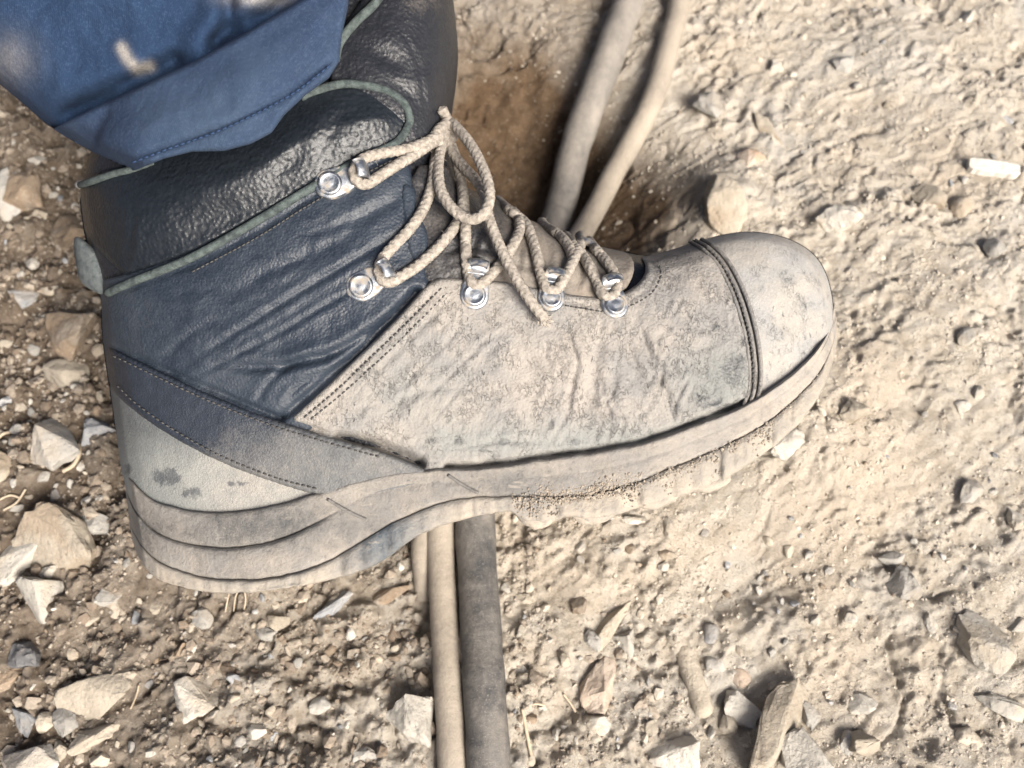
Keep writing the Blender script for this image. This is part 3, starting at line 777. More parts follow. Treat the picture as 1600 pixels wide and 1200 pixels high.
CREASES = {   # polyline, width, depth, lip
 'ankle': [([(655, 345), (560, 402), (450, 468), (340, 538), (290, 572)], 5, 7), ([(600, 425), (520, 470), (440, 518), (350, 565), (300, 592)], 4, 5),
           ([(650, 465), (590, 510), (520, 552), (450, 570), (390, 574), (330, 566)], 7, 13), ([(400, 632), (418, 600), (450, 572), (500, 548)], 5, 7),
           ([(440, 640), (462, 610), (500, 580)], 5, 6), ([(255, 560), (300, 520), (350, 498)], 6, 4), ([(640, 300), (560, 340), (470, 372)], 9, 5),
           ([(610, 320), (520, 380), (430, 420), (340, 470)], 10, 5), ([(250, 470), (320, 452), (400, 455)], 8, 3), ([(520, 600), (560, 560), (610, 520)], 4, 4)],
 'vamp': [([(884, 515), (896, 545), (905, 575)], 4, 7), ([(902, 570), (893, 610), (880, 660)], 5, 7), ([(1002, 520), (1020, 570), (1042, 620), (1055, 660)], 6, 9),
          ([(960, 560), (958, 610), (950, 660)], 6, 5), ([(985, 480), (1010, 540), (1050, 590)], 10, 8), ([(1060, 470), (1080, 505), (1122, 520)], 6, 5),
          ([(940, 520), (930, 570), (925, 640)], 9, 6), ([(1070, 560), (1100, 590), (1130, 640)], 8, 5), ([(800, 520), (830, 580), (838, 650)], 16, 5),
          ([(1030, 440), (1050, 470), (1060, 500)], 10, 5), ([(700, 470), (640, 530), (580, 590)], 5, 4), ([(770, 520), (710, 580), (650, 640)], 4, 2.5), ([(735, 500), (672, 560), (610, 620)], 4, 2.5),
          ([(600, 660), (640, 620), (700, 605), (790, 610)], 8, 4), ([(720, 700), (780, 690), (860, 692)], 4, 4), ([(860, 690), (880, 660), (890, 640)], 4, 3)],
 'toe': [([(1270, 470), (1262, 520), (1240, 560)], 14, 3), ([(1210, 420), (1240, 450), (1250, 480)], 18, 3)],
 'collar': [([(195, 425), (205, 370), (210, 310)], 5, 3), ([(480, 220), (460, 250), (430, 270)], 14, 4), ([(560, 170), (520, 200), (500, 240)], 16, 4), ([(250, 290), (300, 330), (380, 330)], 26, 5)],
 'tongue_top': [([(625, 40), (650, 90), (662, 150), (668, 190)], 3, 2), ([(560, 60), (600, 90), (640, 110)], 14, 5), ([(600, 120), (640, 150), (660, 180)], 14, 4)],
 'tongue': [([(985, 398), (1000, 412), (1000, 436)], 9, 16), ([(800, 350), (812, 390), (806, 430)], 6, 9), ([(850, 362), (858, 400), (850, 440)], 6, 8), ([(905, 385), (912, 415), (900, 450)], 6, 8), ([(760, 350), (740, 380), (735, 420)], 7, 9), ([(660, 300), (700, 330), (720, 380)], 9, 9), ([(780, 400), (830, 420), (890, 440)], 5, 6), ([(690, 400), (730, 388), (770, 396)], 5, 8), ([(680, 390), (730, 380), (790, 395)], 8, 6), ([(690, 410), (740, 405), (780, 415)], 5, 6), ([(820, 360), (830, 400), (826, 430)], 8, 5), ([(870, 390), (880, 420), (875, 440)], 8, 4), ([(940, 400), (930, 430)], 6, 4), ([(760, 330), (770, 370), (800, 400)], 9, 6)],
}
ZB = np.full((500, 560), -999.0)               # height of the leather at each spot, for laying the laces on it
def zb_put(P, z):
    i = np.clip(((P[:, 1] + 200) / 2.5).astype(int), 0, 499); j = np.clip((P[:, 0] / 2.5).astype(int), 0, 559); np.maximum.at(ZB, (i, j), z)
def zb_get(x, y):
    i = np.clip(((y + 200) / 2.5).astype(int), 3, 496); j = np.clip((x / 2.5).astype(int), 3, 556); r = np.full(len(i), -999.0)
    for a in range(-2, 3):
        for b in range(-2, 3): r = np.maximum(r, ZB[i + a, j + b])
    return r
_r = np.random.default_rng(21)
for k in range(70):
    cx, cy = _r.uniform(850, 1165), _r.uniform(470, 690)
    an = math.radians(_r.normal(95, 22) + (cx - 1000) * .06); ln = _r.uniform(14, 60)
    p0 = np.array([cx, cy]) - ln / 2 * np.array([math.cos(an), math.sin(an)]); b1 = _r.normal(0, 5)
    pm = np.array([cx, cy]) + b1 * np.array([-math.sin(an), math.cos(an)]); p2 = p0 + ln * np.array([math.cos(an), math.sin(an)])
    CREASES['vamp'].append(([tuple(p0), tuple(pm), tuple(p2)], _r.uniform(2.4, 4.2), _r.uniform(1.2, 4.2)))
for k in range(34):
    cx, cy = _r.uniform(540, 860), _r.uniform(500, 700)
    an = math.radians(_r.normal(-48, 25)); ln = _r.uniform(15, 60); p0 = np.array([cx, cy]) - ln / 2 * np.array([math.cos(an), math.sin(an)])
    CREASES['vamp'].append(([tuple(p0), (cx + _r.normal(0, 3), cy + _r.normal(0, 3)), tuple(p0 + ln * np.array([math.cos(an), math.sin(an)]))], _r.uniform(2.6, 5), _r.uniform(1.2, 2.8)))
for k in range(40):
    cx = _r.uniform(180, 640); cy = 640 - (cx - 180) * .62 - _r.uniform(20, 150) + 40
    an = math.radians(_r.normal(-32, 14)); ln = _r.uniform(20, 70); p0 = np.array([cx, cy]) - ln / 2 * np.array([math.cos(an), math.sin(an)])
    CREASES['ankle'].append(([tuple(p0), (cx + _r.normal(0, 3), cy + _r.normal(0, 3)), tuple(p0 + ln * np.array([math.cos(an), math.sin(an)]))], _r.uniform(2.6, 5), _r.uniform(.5, 1.5)))
def panel(name, outline, t, m, parent, key=None, dust=None, scuff=None, dome=BD, step=4.5, edge=6.0, puff=0.0, noise_amp=2.2, chk=1, stitch=(), base=0.0, extra=None, grooves=(), both=True, tint=None, inner=5):
    pl = resample(chaikin(outline, chk), step * .8, True)
    lo, hi = pl.min(0), pl.max(0)
    hx, hy = np.meshgrid(np.arange(lo[0], hi[0], step), np.arange(lo[1], hi[1], step * .87))
    hx = hx + (np.arange(hx.shape[0]) % 2)[:, None] * step * .5
    Q = np.stack([hx.ravel(), hy.ravel()], -1)
    Q = Q[inside(Q, pl)]; dq = seg_dist(Q, pl, True)[0]; Q = Q[dq > step * .55]
    pts = np.vstack([pl, Q]); nb = len(pl)
    r = delaunay_2d_cdt([Vector(p) for p in pts], [(i, (i + 1) % nb) for i in range(nb)], [], 1, 1e-4)
    P = np.array([tuple(v) for v in r[0]]); tri = np.array([f for f in r[2] if len(f) == 3])
    dp = seg_dist(P, pl, True)[0]; onb = dp < 1e-3
    sd = seg_dist(P, dome.out, True); ins = inside(P, dome.out)
    P = np.where(ins[:, None], P, sd[1]); d = np.where(ins, sd[0], 0)
    H = dome(P, d)
    sil = np.clip(d / 30, 0, 1)                                    # fade raised edges where the panel runs round the silhouette
    e = np.clip(dp / edge, 0, 1); prof = np.sqrt(np.clip(1 - (1 - e) ** 2, 0, 1))
    off = t * (.35 + .65 * prof)
    if puff: off = off + puff * (1 - np.exp(-(dp / 45) ** 2))
    off = off + noise_amp * ((fbm(P[:, 0], P[:, 1], 70, 4, len(name)) - .5) * 3 + (fbm(P[:, 0], P[:, 1], 16, 3, len(name) + 3) - .5) * .9) * np.clip(dp / 14, 0, 1)
    cr = np.zeros(len(P))
    for pl2, wd, dep in CREASES.get(key, []):
        q = spline(pl2, 6); dd, _, par, side = seg_dist(P, q)
        dd = dd + 3 * (fbm(P[:, 0], P[:, 1], 20, 2, 44) - .5)
        am = (.62 if key == 'vamp' else .62 if key == 'ankle' else .8) * dep * np.sin(np.clip(par, .02, .98) * math.pi) ** .6
        off = off - am * np.exp(-(dd / wd) ** 2) + .5 * am * np.exp(-((dd - 2.1 * wd) / (1.5 * wd)) ** 2)
        cr = np.maximum(cr, np.exp(-(dd / (wd * .45)) ** 2) * min(1, dep / 9))
    for pl2, wd, dep in grooves:
        dd = np.maximum(seg_dist(P, np.asarray(pl2, float))[0] + 3.5 * (fbm(P[:, 0], P[:, 1], 17, 3, 71) - .5), 0)
        off = off - dep * (.6 + .8 * fbm(P[:, 0], P[:, 1], 40, 2, 72)) * np.exp(-(dd / wd) ** 2); cr = np.maximum(cr, .8 * np.exp(-(dd / wd) ** 2))
    if extra is not None: off = off + extra(P)
    z = H + base + off * (.25 + .75 * sil)
    z = np.where(d <= 1e-6, np.minimum(z, 2 + base), z)
    A = {'dust': (dust(P) if callable(dust) else np.full(len(P), dust if dust is not None else .5)), 'tint': (tint(P) if tint else np.zeros(len(P))), 'scuff': np.clip(cr * .6 + (scuff(P) if scuff else 0), 0, 1.2)}
    if dome is BD: zb_put(P, z)
    X, Y, Z = at(P[:, 0], P[:, 1], z)
    front = world(X, Y, Z)
    # inner face and the far side's matching panel
    zi = np.minimum(np.maximum(H + base - inner, -3), z - 3)
    back = world(*at(P[:, 0], P[:, 1], zi))
    a, b, c = P[tri[:, 0]], P[tri[:, 1]], P[tri[:, 2]]
    cc = (b[:, 0] - a[:, 0]) * (c[:, 1] - a[:, 1]) - (b[:, 1] - a[:, 1]) * (c[:, 0] - a[:, 0])
    tri = np.where((cc > 0)[:, None], tri[:, ::-1], tri)
    n = len(P)
    ed = {}
    for f in tri:
        for k in range(3):
            ed[(f[k], f[(k + 1) % 3])] = 1
    rim = [(i, j) for (i, j) in ed if (j, i) not in ed]
    skirt = np.array([(j, i, i + n) for i, j in rim] + [(j, i + n, j + n) for i, j in rim])
    far_ = world(X, Y, -np.maximum(Z, 0) - .5); far_b = world(X, Y, -np.maximum(zi, 0) + 0.2)
    Fc = np.vstack([tri, skirt, tri[:, ::-1] + 2 * n, np.vstack([skirt])[:, ::-1] + 2 * n])
    V = np.vstack([front, back, far_, far_b])
    at4 = {k: np.tile(v, 4) for k, v in A.items()}
    if not both: V = V[:2 * n]; Fc = Fc[:len(tri) + len(skirt)]; Fc = np.vstack([Fc, tri[:, ::-1] + n]); at4 = {k: np.tile(v, 2) for k, v in A.items()}
    o = mesh(name, V, Fc, m, parent, at4)
    return o

def surf(px, py, lift):
    P = np.stack([np.atleast_1d(px), np.atleast_1d(py)], -1).astype(float)
    return atw(P[:, 0], P[:, 1], BD(P) + lift)

contact = atw(690, 800, -120) * PX
boot = empty('work_boot', contact, 'worn black leather work boot caked in tan dust, standing on the cables', 'boot')
BX = lambda P: (P[:, 0], P[:, 1])

def blob(P, spots):
    s = np.zeros(len(P))
    for x, y, rx, ry in spots: s = np.maximum(s, np.exp(-(((P[:, 0] - x) / rx) ** 2 + ((P[:, 1] - y) / ry) ** 2)) * (.4 + 1.1 * fbm(P[:, 0], P[:, 1], 9, 3, 12)))
    return s

# inner upper: everything the outer panels are sewn on
UP = [p for p in OUT if p[1] > -250]
SOLE_IN = [(190, 735), (215, 790), (300, 815), (400, 812), (500, 790), (600, 760), (800, 745), (1000, 712), (1170, 655), (1270, 580), (1304, 500)]
upper_out = [(131, 283), (124, 300), (129, 340), (134, 372), (146, 420), (158, 460), (160, 520), (165, 560), (174, 620), (182, 680)] + SOLE_IN + OUT[21:]
panel('lining', upper_out, 0, M['tongue'], boot, None, -.3, step=9, noise_amp=1, extra=lambda P: -14.0)

panel('tongue', [(640, 260), (700, 255), (722, 282), (742, 298), (775, 306), (810, 335), (840, 346), (868, 361), (905, 376), (950, 386), (974, 391), (990, 404), (991, 428), (976, 456), (940, 470), (860, 470), (780, 460), (700, 460), (650, 430), (645, 340)],
      5, M['tongue'], boot, 'tongue', lambda P: .12 + .72 * sstep(760, 850, P[:, 0] + .35 * (P[:, 1] - 350)), puff=6)
panel('tongue_flap', [(520, 150), (512, 90), (530, 50), (562, 5), (590, -40), (600, -120), (700, -120), (708, -20), (712, 25), (718, 70), (716, 110), (707, 160), (695, 205), (680, 225), (650, 240), (620, 235), (560, 215)],
      8, M['tongue'], boot, 'tongue_top', lambda P: -.16 + .3 * np.exp(-(((P[:, 0] - 660) / 40) ** 2 + ((P[:, 1] - 5) / 25) ** 2)), puff=10, noise_amp=1.3)  # brownish highlight at the flap's top is painted in through the dust mask
panel('ankle_panel', [(150, 440), (200, 428), (300, 390), (400, 338), (480, 290), (560, 244), (625, 212), (640, 250), (645, 290), (656, 345), (668, 385), (664, 420), (672, 450), (640, 510), (560, 590), (480, 680), (440, 700), (320, 650), (220, 600), (155, 560)],
      9, M['ankle'], boot, 'ankle', lambda P: .12 + .30 * np.exp(-((P[:, 0] - 165) / 45) ** 2) + .22 * fbm(P[:, 0], P[:, 1], 60, 4, 3) + .2 * sstep(500, 640, P[:, 1]), puff=7,
      scuff=None, grooves=[([(440, 652), (510, 592), (570, 542), (616, 494), (650, 456)], 7, 16), ([(160, 534), (262, 580), (400, 638), (440, 655)], 4, 12), ([(170, 463), (300, 415), (400, 362), (480, 312), (560, 268), (622, 238)], 3, 4)])
panel('collar', [(125, 283), (165, 264), (205, 258), (290, 225), (350, 215), (430, 170), (485, 142), (540, 131), (592, 138), (622, 154), (637, 180), (636, 202), (618, 222), (560, 247), (480, 292), (400, 341), (300, 396), (200, 431), (188, 426), (134, 368), (126, 330)],
      14, M['collar'], boot, 'collar', lambda P: -.24 + .12 * fbm(P[:, 0], P[:, 1], 40, 3, 6), puff=22, noise_amp=1.1)
panel('heel_panel', [(166, 600), (172, 640), (184, 700), (192, 750), (215, 800), (300, 820), (400, 818), (480, 800), (530, 775), (480, 760), (420, 742), (330, 708), (250, 660), (190, 606)],
      12, M['heel'], boot, None, lambda P: .42 + .5 * sstep(640, 720, P[:, 1] - .05 * P[:, 0]), scuff=lambda P: blob(P, [(262, 745, 30, 22), (300, 770, 22, 12), (200, 730, 8, 14), (370, 755, 22, 6)]), noise_amp=1.5, tint=lambda P: .9 * sstep(420, 240, P[:, 0] + .4 * (P[:, 1] - 700)))
panel('heel_strap', [(160, 538), (200, 556), (262, 586), (330, 617), (400, 645), (443, 660), (520, 684), (600, 706), (668, 733), (690, 745), (640, 765), (560, 785), (500, 776), (430, 756), (340, 722), (262, 680), (205, 640), (170, 606)],
      24, M['heel'], boot, None, lambda P: -.08 + .60 * sstep(-30, 150, (P[:, 0] - 300) * .35 + (P[:, 1] - 650)) - .1, scuff=lambda P: .3 * blob(P, [(480, 735, 30, 12)]), noise_amp=1.8,
      grooves=[([(166, 548), (200, 564), (262, 594), (330, 625), (400, 653), (443, 668), (520, 692), (600, 714)], 1.6, 2.2), ([(180, 600), (212, 630), (268, 670), (345, 712), (432, 746), (505, 766)], 1.8, 2.4)])
seam = [(1098, 372), (1122, 386), (1146, 414), (1168, 458), (1184, 510), (1192, 560), (1192, 600), (1183, 645)]
seam2 = [(x - 11, y + 2) for x, y in seam]; seam3 = [(x - 21, y + 5) for x, y in seam]; seam4 = [(x - 6, y + 1) for x, y in seam]
panel('toe_cap', [(1075, 372), (1090, 376), (1130, 365), (1170, 360), (1215, 366), (1250, 380), (1275, 399), (1291, 425), (1300, 455), (1305, 500), (1300, 560), (1260, 600), (1180, 655), (1165, 660), (1170, 560), (1150, 470), (1110, 400)],
      7, M['toe'], boot, 'toe', lambda P: .78 + .2 * sstep(420, 370, P[:, 1]), scuff=lambda P: .55 * blob(P, [(1262, 470, 20, 20), (1210, 520, 30, 40), (1230, 430, 30, 20), (1255, 520, 5, 16), (1225, 480, 16, 4), (1200, 590, 10, 20), (1280, 450, 8, 25), (1190, 450, 12, 30)]), noise_amp=2.0, puff=3)
panel('vamp', [(442, 664), (500, 612), (560, 556), (610, 508), (645, 470), (668, 442), (690, 433), (740, 437), (800, 441), (860, 455), (905, 462), (955, 466), (990, 450), (1008, 430), (1009, 412), (1000, 402), (1010, 400), (1050, 389), (1090, 376)] + seam[1:] + [(1170, 660), (1100, 690), (1000, 725), (900, 740), (800, 755), (670, 755), (600, 728), (520, 694)],
      16, M['vamp'], boot, 'vamp', lambda P: 1.02 - .24 * np.exp(-(((P[:, 0] - 1110) / 80) ** 2 + ((P[:, 1] - 600) / 60) ** 2)) - .12 * np.exp(-(((P[:, 0] - 960) / 90) ** 2 + ((P[:, 1] - 680) / 50) ** 2)) + .1 * (fbm(P[:, 0], P[:, 1], 90, 3, 8) - .5),
      scuff=lambda P: np.clip(1.1 * blob(P, [(1118, 511, 9, 7), (1078, 515, 6, 3), (675, 690, 14, 8), (720, 690, 12, 7), (790, 690, 12, 8), (900, 690, 12, 6), (760, 705, 25, 4), (1175, 600, 6, 30), (860, 665, 8, 12), (1060, 640, 10, 10), (1135, 640, 8, 14), (1150, 575, 26, 30), (1100, 630, 30, 14), (1165, 520, 7, 40)]), 0, 1),
      tint=lambda P: np.clip(.9 * np.exp(-(((P[:, 0] - 1130) / 75) ** 2 + ((P[:, 1] - 600) / 60) ** 2)) + .7 * np.exp(-(((P[:, 1] - 690) / 30) ** 2)) * sstep(640, 700, P[:, 0]) + .35 * np.exp(-(((P[:, 0] - 640) / 90) ** 2 + ((P[:, 1] - 620) / 60) ** 2)), 0, 1),
      noise_amp=2.6, step=3.4, grooves=[([(446, 658), (520, 680), (600, 702), (660, 727)], 4.5, 15), ([(530, 681), (600, 696), (655, 720)], 8, 22), ([(700, 729), (740, 728), (800, 721), (850, 712), (920, 704), (1000, 689), (1060, 669), (1110, 649), (1160, 630)], 4.6, 19), (seam2, 9, 7), ([(470, 655), (520, 612), (580, 556), (640, 498), (684, 452)], 1.6, 2.0), ([(990, 466), (1012, 452), (1024, 430), (1018, 408)], 2, 3), ([(850, 466), (905, 474), (955, 480), (985, 470)], 1.8, 2.4)])
panel('pull_tab', [(114, 374), (122, 367), (150, 392), (196, 428), (205, 440), (180, 455), (160, 462), (140, 452), (124, 440), (117, 405)], 14, M['web'], boot, None, .2,
      dome=Dome([(110, 364), (126, 360), (230, 420), (240, 470), (150, 475), (118, 445)], (80, 330, 280, 500), .8, 60), noise_amp=1, base=6)

# rolled piping round the padded collar
def on_boot(pts, lift, step=3):
    q = spline(pts, step); return surf(q[:, 0], q[:, 1], lift)
pv = join([tube(on_boot([(168, 458), (205, 441), (300, 402), (400, 346), (480, 297), (560, 251), (615, 226), (634, 205)], 14), 6.2, 10),
           tube(on_boot([(634, 205), (640, 185), (628, 158), (595, 139), (540, 131), (492, 142), (470, 152)], 17), 6, 10)])
mesh('piping', *pv, M['piping'], boot)
fr = join([tube(on_boot([(126, 289), (150, 281), (178, 272), (206, 265), (240, 252)], 16), 5.5, 10)])
mesh('collar_edge', *fr, M['piping'], boot)
mesh('flap_edge', *tube(on_boot([(524, 95), (531, 66), (556, 34), (585, 6), (610, -30)], 20), 6.5, 10), M['piping'], boot)
# facing edge folded at the front of the shaft
panel('facing', [(624, 288), (640, 284), (652, 300), (650, 330), (664, 350), (672, 380), (664, 412), (640, 412), (628, 350)], 14, M['ankle'], boot, None, .3, noise_amp=1.5, both=False)

for dx, rr in ((-4, 3.4), (-13, 3.2), (-22, 2.8)):
    q = on_boot([(x + dx, y - dx * .22) for x, y in seam[:-1]] + [(1184 + dx, 634)], 14)
    mesh('seam_rib', *tube(q, rr, 8), M['vamp'], boot, {'dust': np.full(len(q) * 8, .62), 'scuff': np.zeros(len(q) * 8)})
# stitches
def stitches(pts, lift, gap=9.0, ln=5.5, r=1.5):
    q = spline(pts, 1.0); parts = []; s = 0.0
    while s + ln < len(q):
        i = int(s); seg = q[i:i + int(ln) + 1]; hgt = lift + 1.4 * np.sin(np.linspace(0, math.pi, len(seg)))
        parts.append(tube(surf(seg[:, 0], seg[:, 1], hgt), r, 5)); s += gap
    return parts
for pts, lf, gp, ln in (([(476, 652), (526, 610), (586, 553), (644, 497), (690, 450)], 16.5, 9, 5.5), ([(486, 655), (536, 614), (596, 560), (652, 505), (700, 456)], 16.5, 9, 5.5),
        ([(182, 602), (214, 632), (270, 671), (346, 713), (432, 747), (500, 765)], 23.5, 9, 5.5), ([(176, 556), (200, 567), (262, 597), (330, 628), (400, 656), (450, 673), (520, 694), (600, 716)], 24, 9, 5.5),
        ([(860, 473), (905, 481), (955, 487), (995, 473), (1020, 456), (1033, 430), (1028, 408)], 16.5, 8, 5), ([(x - 16, y + 3) for x, y in seam[:-1]], 15, 8, 5), ([(300, 425), (400, 372), (480, 322), (560, 277), (618, 248)], 15, 8, 5)):
    mesh('stitching', *join(stitches(pts, lf, gp, ln, 1.15)), M['thread'], boot)['kind'] = 'stuff'

# ------------------------------------------------------------------ sole
FE = [(188, 708), (195, 738), (215, 766), (245, 787), (285, 798), (340, 803), (400, 798), (450, 786), (500, 771), (530, 761), (580, 747), (630, 738), (670, 735), (740, 733), (800, 727), (850, 718), (920, 710), (1000, 695), (1060, 676), (1110, 656), (1170, 632), (1230, 592), (1270, 556), (1295, 520), (1304, 478)]
GR = [(196, 765), (214, 806), (250, 837), (300, 853), (350, 858), (420, 850), (480, 826), (530, 797), (600, 764), (700, 753), (800, 750), (900, 742), (1000, 722), (1100, 685), (1180, 648), (1250, 596), (1290, 545), (1306, 495)]
OL = [(203, 822), (230, 867), (280, 893), (350, 907), (430, 904), (500, 884), (560, 849), (620, 811), (690, 784), (760, 773), (870, 778), (940, 771), (1000, 752), (1080, 717), (1150, 690), (1220, 646), (1275, 592), (1300, 545), (1308, 505)]
BO = [(207, 845), (222, 886), (255, 909), (310, 924), (370, 927), (430, 921), (490, 911), (550, 897), (590, 882), (620, 860), (650, 836), (700, 816), (760, 803), (797, 796), (812, 812), (840, 819), (870, 815), (884, 805), (920, 812), (965, 804), (1010, 789), (1070, 773), (1130, 750), (1160, 732), (1220, 690), (1270, 638), (1298, 580), (1308, 535)]
NC = 420
uu = .5 - .5 * np.cos(np.linspace(0, math.pi, NC)); uu = .55 * uu + .45 * np.linspace(0, 1, NC)
def row(pl):
    p = np.asarray(pl, float); q = chaikin(p, 2, False)
    x = p[0, 0] + (p[-1, 0] - p[0, 0]) * uu
    return np.stack([x, np.interp(x, q[:, 0], q[:, 1])], -1)
rF, rG, rO, rB = row(FE), row(GR), row(OL), row(BO)
for r_, a_, sd_ in ((rF, 1.8, 1), (rG, 1.6, 2), (rO, 2.2, 3)): r_[:, 1] += a_ * 2 * (fbm(r_[:, 0], r_[:, 0] * 0 + sd_ * 40, 22, 4, sd_) - .5) * np.clip(np.minimum(uu, 1 - uu) / .04, 0, 1)
Wf = BD(rF)
Wf = np.where(uu > .5, np.maximum(Wf, 0), Wf)
endf = np.sqrt(np.clip(np.minimum(uu, 1 - uu) / .018, 0, 1))
def mixr(a, b, t): return a * (1 - t) + b * t
heelf = 1 - sstep(.24, .31, uu)                      # the stepped heel
rowsets = {'midsole': [], 'outsole': []}
def add(lst, r, off): lst.append((r, (Wf + off) * endf))
m_ = rowsets['midsole']
nzs = (fbm(uu * 1100, uu * 0, 40, 3, 5) - .5)
add(m_, rF - [0, 6], -30 + 0 * uu); add(m_, rF - [0, 1.5], 18 + 2 * nzs); add(m_, rF + [0, 1.5], 23.5 + 2 * nzs); add(m_, mixr(rF, rG, .15), 25 + 0 * uu)
for t in (.3, .5, .7, .85): add(m_, mixr(rF, rG, t), 24.5 - 2 * t + 3 * heelf * t + 1.5 * nzs)
add(m_, rG - [0, 2.6], 22 + 2 * heelf); add(m_, rG - [0, 1.2], 22.2 - 4.5 * heelf); add(m_, rG + [0, .8], 22.4 - 5 * heelf); add(m_, rG + [0, 2.6], 22.7 + 4 * heelf)
for t in (.15, .3, .5, .7, .88): add(m_, mixr(rG, rO, t), 23 + 6 * heelf * (1 + .4 * t) + 3 * nzs)
add(m_, rO - [0, 2], 22 + 8 * heelf); add(m_, rO + [0, 1], 17 + 7 * heelf)
add(m_, rO + [0, 3], -30 + 0 * uu)
o_ = rowsets['outsole']
xs = rB[:, 0]
lug = np.clip((fbm(xs, xs * 0, 26, 2, 41) - .45) * 4, 0, 1)
ragg = (fbm(xs, xs * 0 + 3, 14, 3, 6) - .5)
add(o_, rO - [0, 0], -20 + 0 * uu); add(o_, rO + [0, .5], 19 + 8 * heelf); add(o_, rO + [0, 3], 24 + 9 * heelf)
for t in (.3, .5, .7, .88): add(o_, mixr(rO, rB, t) + np.stack([0 * xs, 3 * ragg * t], -1), 25 + 11 * heelf + 8 * lug * t * (1 - heelf) + 5 * ragg)
add(o_, rB + np.stack([0 * xs, 4 * ragg], -1), 20 + 11 * heelf + 6 * lug); add(o_, rB + np.stack([0 * xs, 1 + 4 * ragg], -1), 10 + 8 * heelf)
add(o_, rB + np.stack([0 * xs, 0 * xs - 4], -1), -40 + 0 * uu)
def loft(rows):
    R = []
    for r, z in rows:
        z = np.maximum(z, 0); R.append(world(*at(r[:, 0], r[:, 1], z)))
    for r, z in rows[::-1]:
        z = np.maximum(z, 0); X, Y, Z = at(r[:, 0], r[:, 1], z); R.append(world(X, Y, -Z - .01))
    A = np.stack(R); k, n, _ = A.shape
    i = np.arange(k)[:, None] * n; i2 = (np.arange(k)[:, None] + 1) % k * n; j = np.arange(n - 1)[None]
    Fc = np.stack([i + j, i2 + j, i2 + j + 1, i + j + 1], -1).reshape(-1, 4)
    return A.reshape(-1, 3), Fc
px_all = lambda rows: np.concatenate([np.concatenate([r[:, 0] for r, z in rows]), np.concatenate([r[:, 0] for r, z in rows[::-1]])])
V, Fc = loft(m_); xx = px_all(m_)
yy = np.concatenate([np.concatenate([r[:, 1] for r, z in m_]), np.concatenate([r[:, 1] for r, z in m_[::-1]])])
dm = .52 + .34 * sstep(900, 1250, xx) - .34 * np.exp(-(((xx - 390) / 170) ** 2 + ((yy - 820) / 26) ** 2)) - .2 * np.exp(-(((xx - 800) / 60) ** 2 + ((yy - 755) / 18) ** 2)) + .18 * np.exp(-((yy - 885) / 20) ** 2)
mesh('midsole', V, Fc, M['midsole'], boot, {'dust': dm})
V, Fc = loft(o_); xx = px_all(o_)
do = .85 - .62 * np.exp(-((xx - 610) / 85) ** 2) - .35 * np.exp(-((xx - 840) / 25) ** 2) * (fbm(xx, xx, 10, 2, 3))
mesh('outsole', V, Fc, M['outsole'], boot, {'dust': do})
# moulded bars and lines on the side of the sole
def sole_pt(px, py, off):
    px = np.asarray(px, float); w_ = np.interp(px, rF[:, 0], Wf); return atw(px, py, w_ + off)
bars = [[(512, 780), (540, 797), (572, 812)], [(700, 742), (722, 757), (748, 771)]]
mesh('sole_ridge', *join([tube(sole_pt(*spline(b_, 4).T, 24), 2.6, 6) for b_ in bars]), M['midsole'], boot, {'dust': np.full(sum(len(spline(b_, 4)) * 6 for b_ in bars), .3)})
lp = []
for x0, x1, yt, dep in ((812, 876, 792, 22), (890, 968, 790, 18), (985, 1060, 768, 16), (1075, 1140, 744, 14)):
    q = [(x0, yt + dep * .4), ((x0 * 2 + x1) / 3, yt + dep), ((x0 + 2 * x1) / 3, yt + dep * .75), (x1, yt + dep * .1)]
    q = spline(q, 4); lp.append(tube(sole_pt(q[:, 0], q[:, 1], 14), 11 * np.sin(np.linspace(.25, math.pi - .25, len(q))) ** .5, 10))
for k, (v, f) in enumerate(lp):
    v = v + (fbm(v[:, 0], v[:, 1], 12, 3, k)[:, None] - .5) * 6
    mesh('tread_lug', v, f, M['outsole'], boot, {'dust': np.full(len(v), .95)})

V0, F0 = ICO[0]; N = 1500
cx = np.concatenate([rng.normal(880, 30, 260), rng.normal(945, 28, 260), rng.uniform(800, 1290, 980)])
tt = np.concatenate([rng.normal(-.10, .2, 520), rng.beta(1.2, 2.2, 980)])
oy = np.interp(cx, rO[:, 0], rO[:, 1]); by = np.interp(cx, rB[:, 0], rB[:, 1]); cy = oy + (by - oy) * np.clip(tt, -.6, .95)
sz = rng.uniform(.6, 1.4, N) + 1.8 * rng.random(N) ** 6
V = (V0[None] * (1 + rng.uniform(-.3, .3, (N, 12, 1)))) * sz[:, None, None] + sole_pt(cx, cy, np.where(tt < 0, 23.5, 26.5) * (np.minimum(1, (1308 - cx) / 30)))[:, None]
mesh('caked_dirt', V.reshape(-1, 3), (F0[None] + (np.arange(N) * 12)[:, None, None]).reshape(-1, 3), M['gravel'], boot, {'tone': np.repeat(rng.uniform(.2, .55, N), 12)}, False)['kind'] = 'stuff'

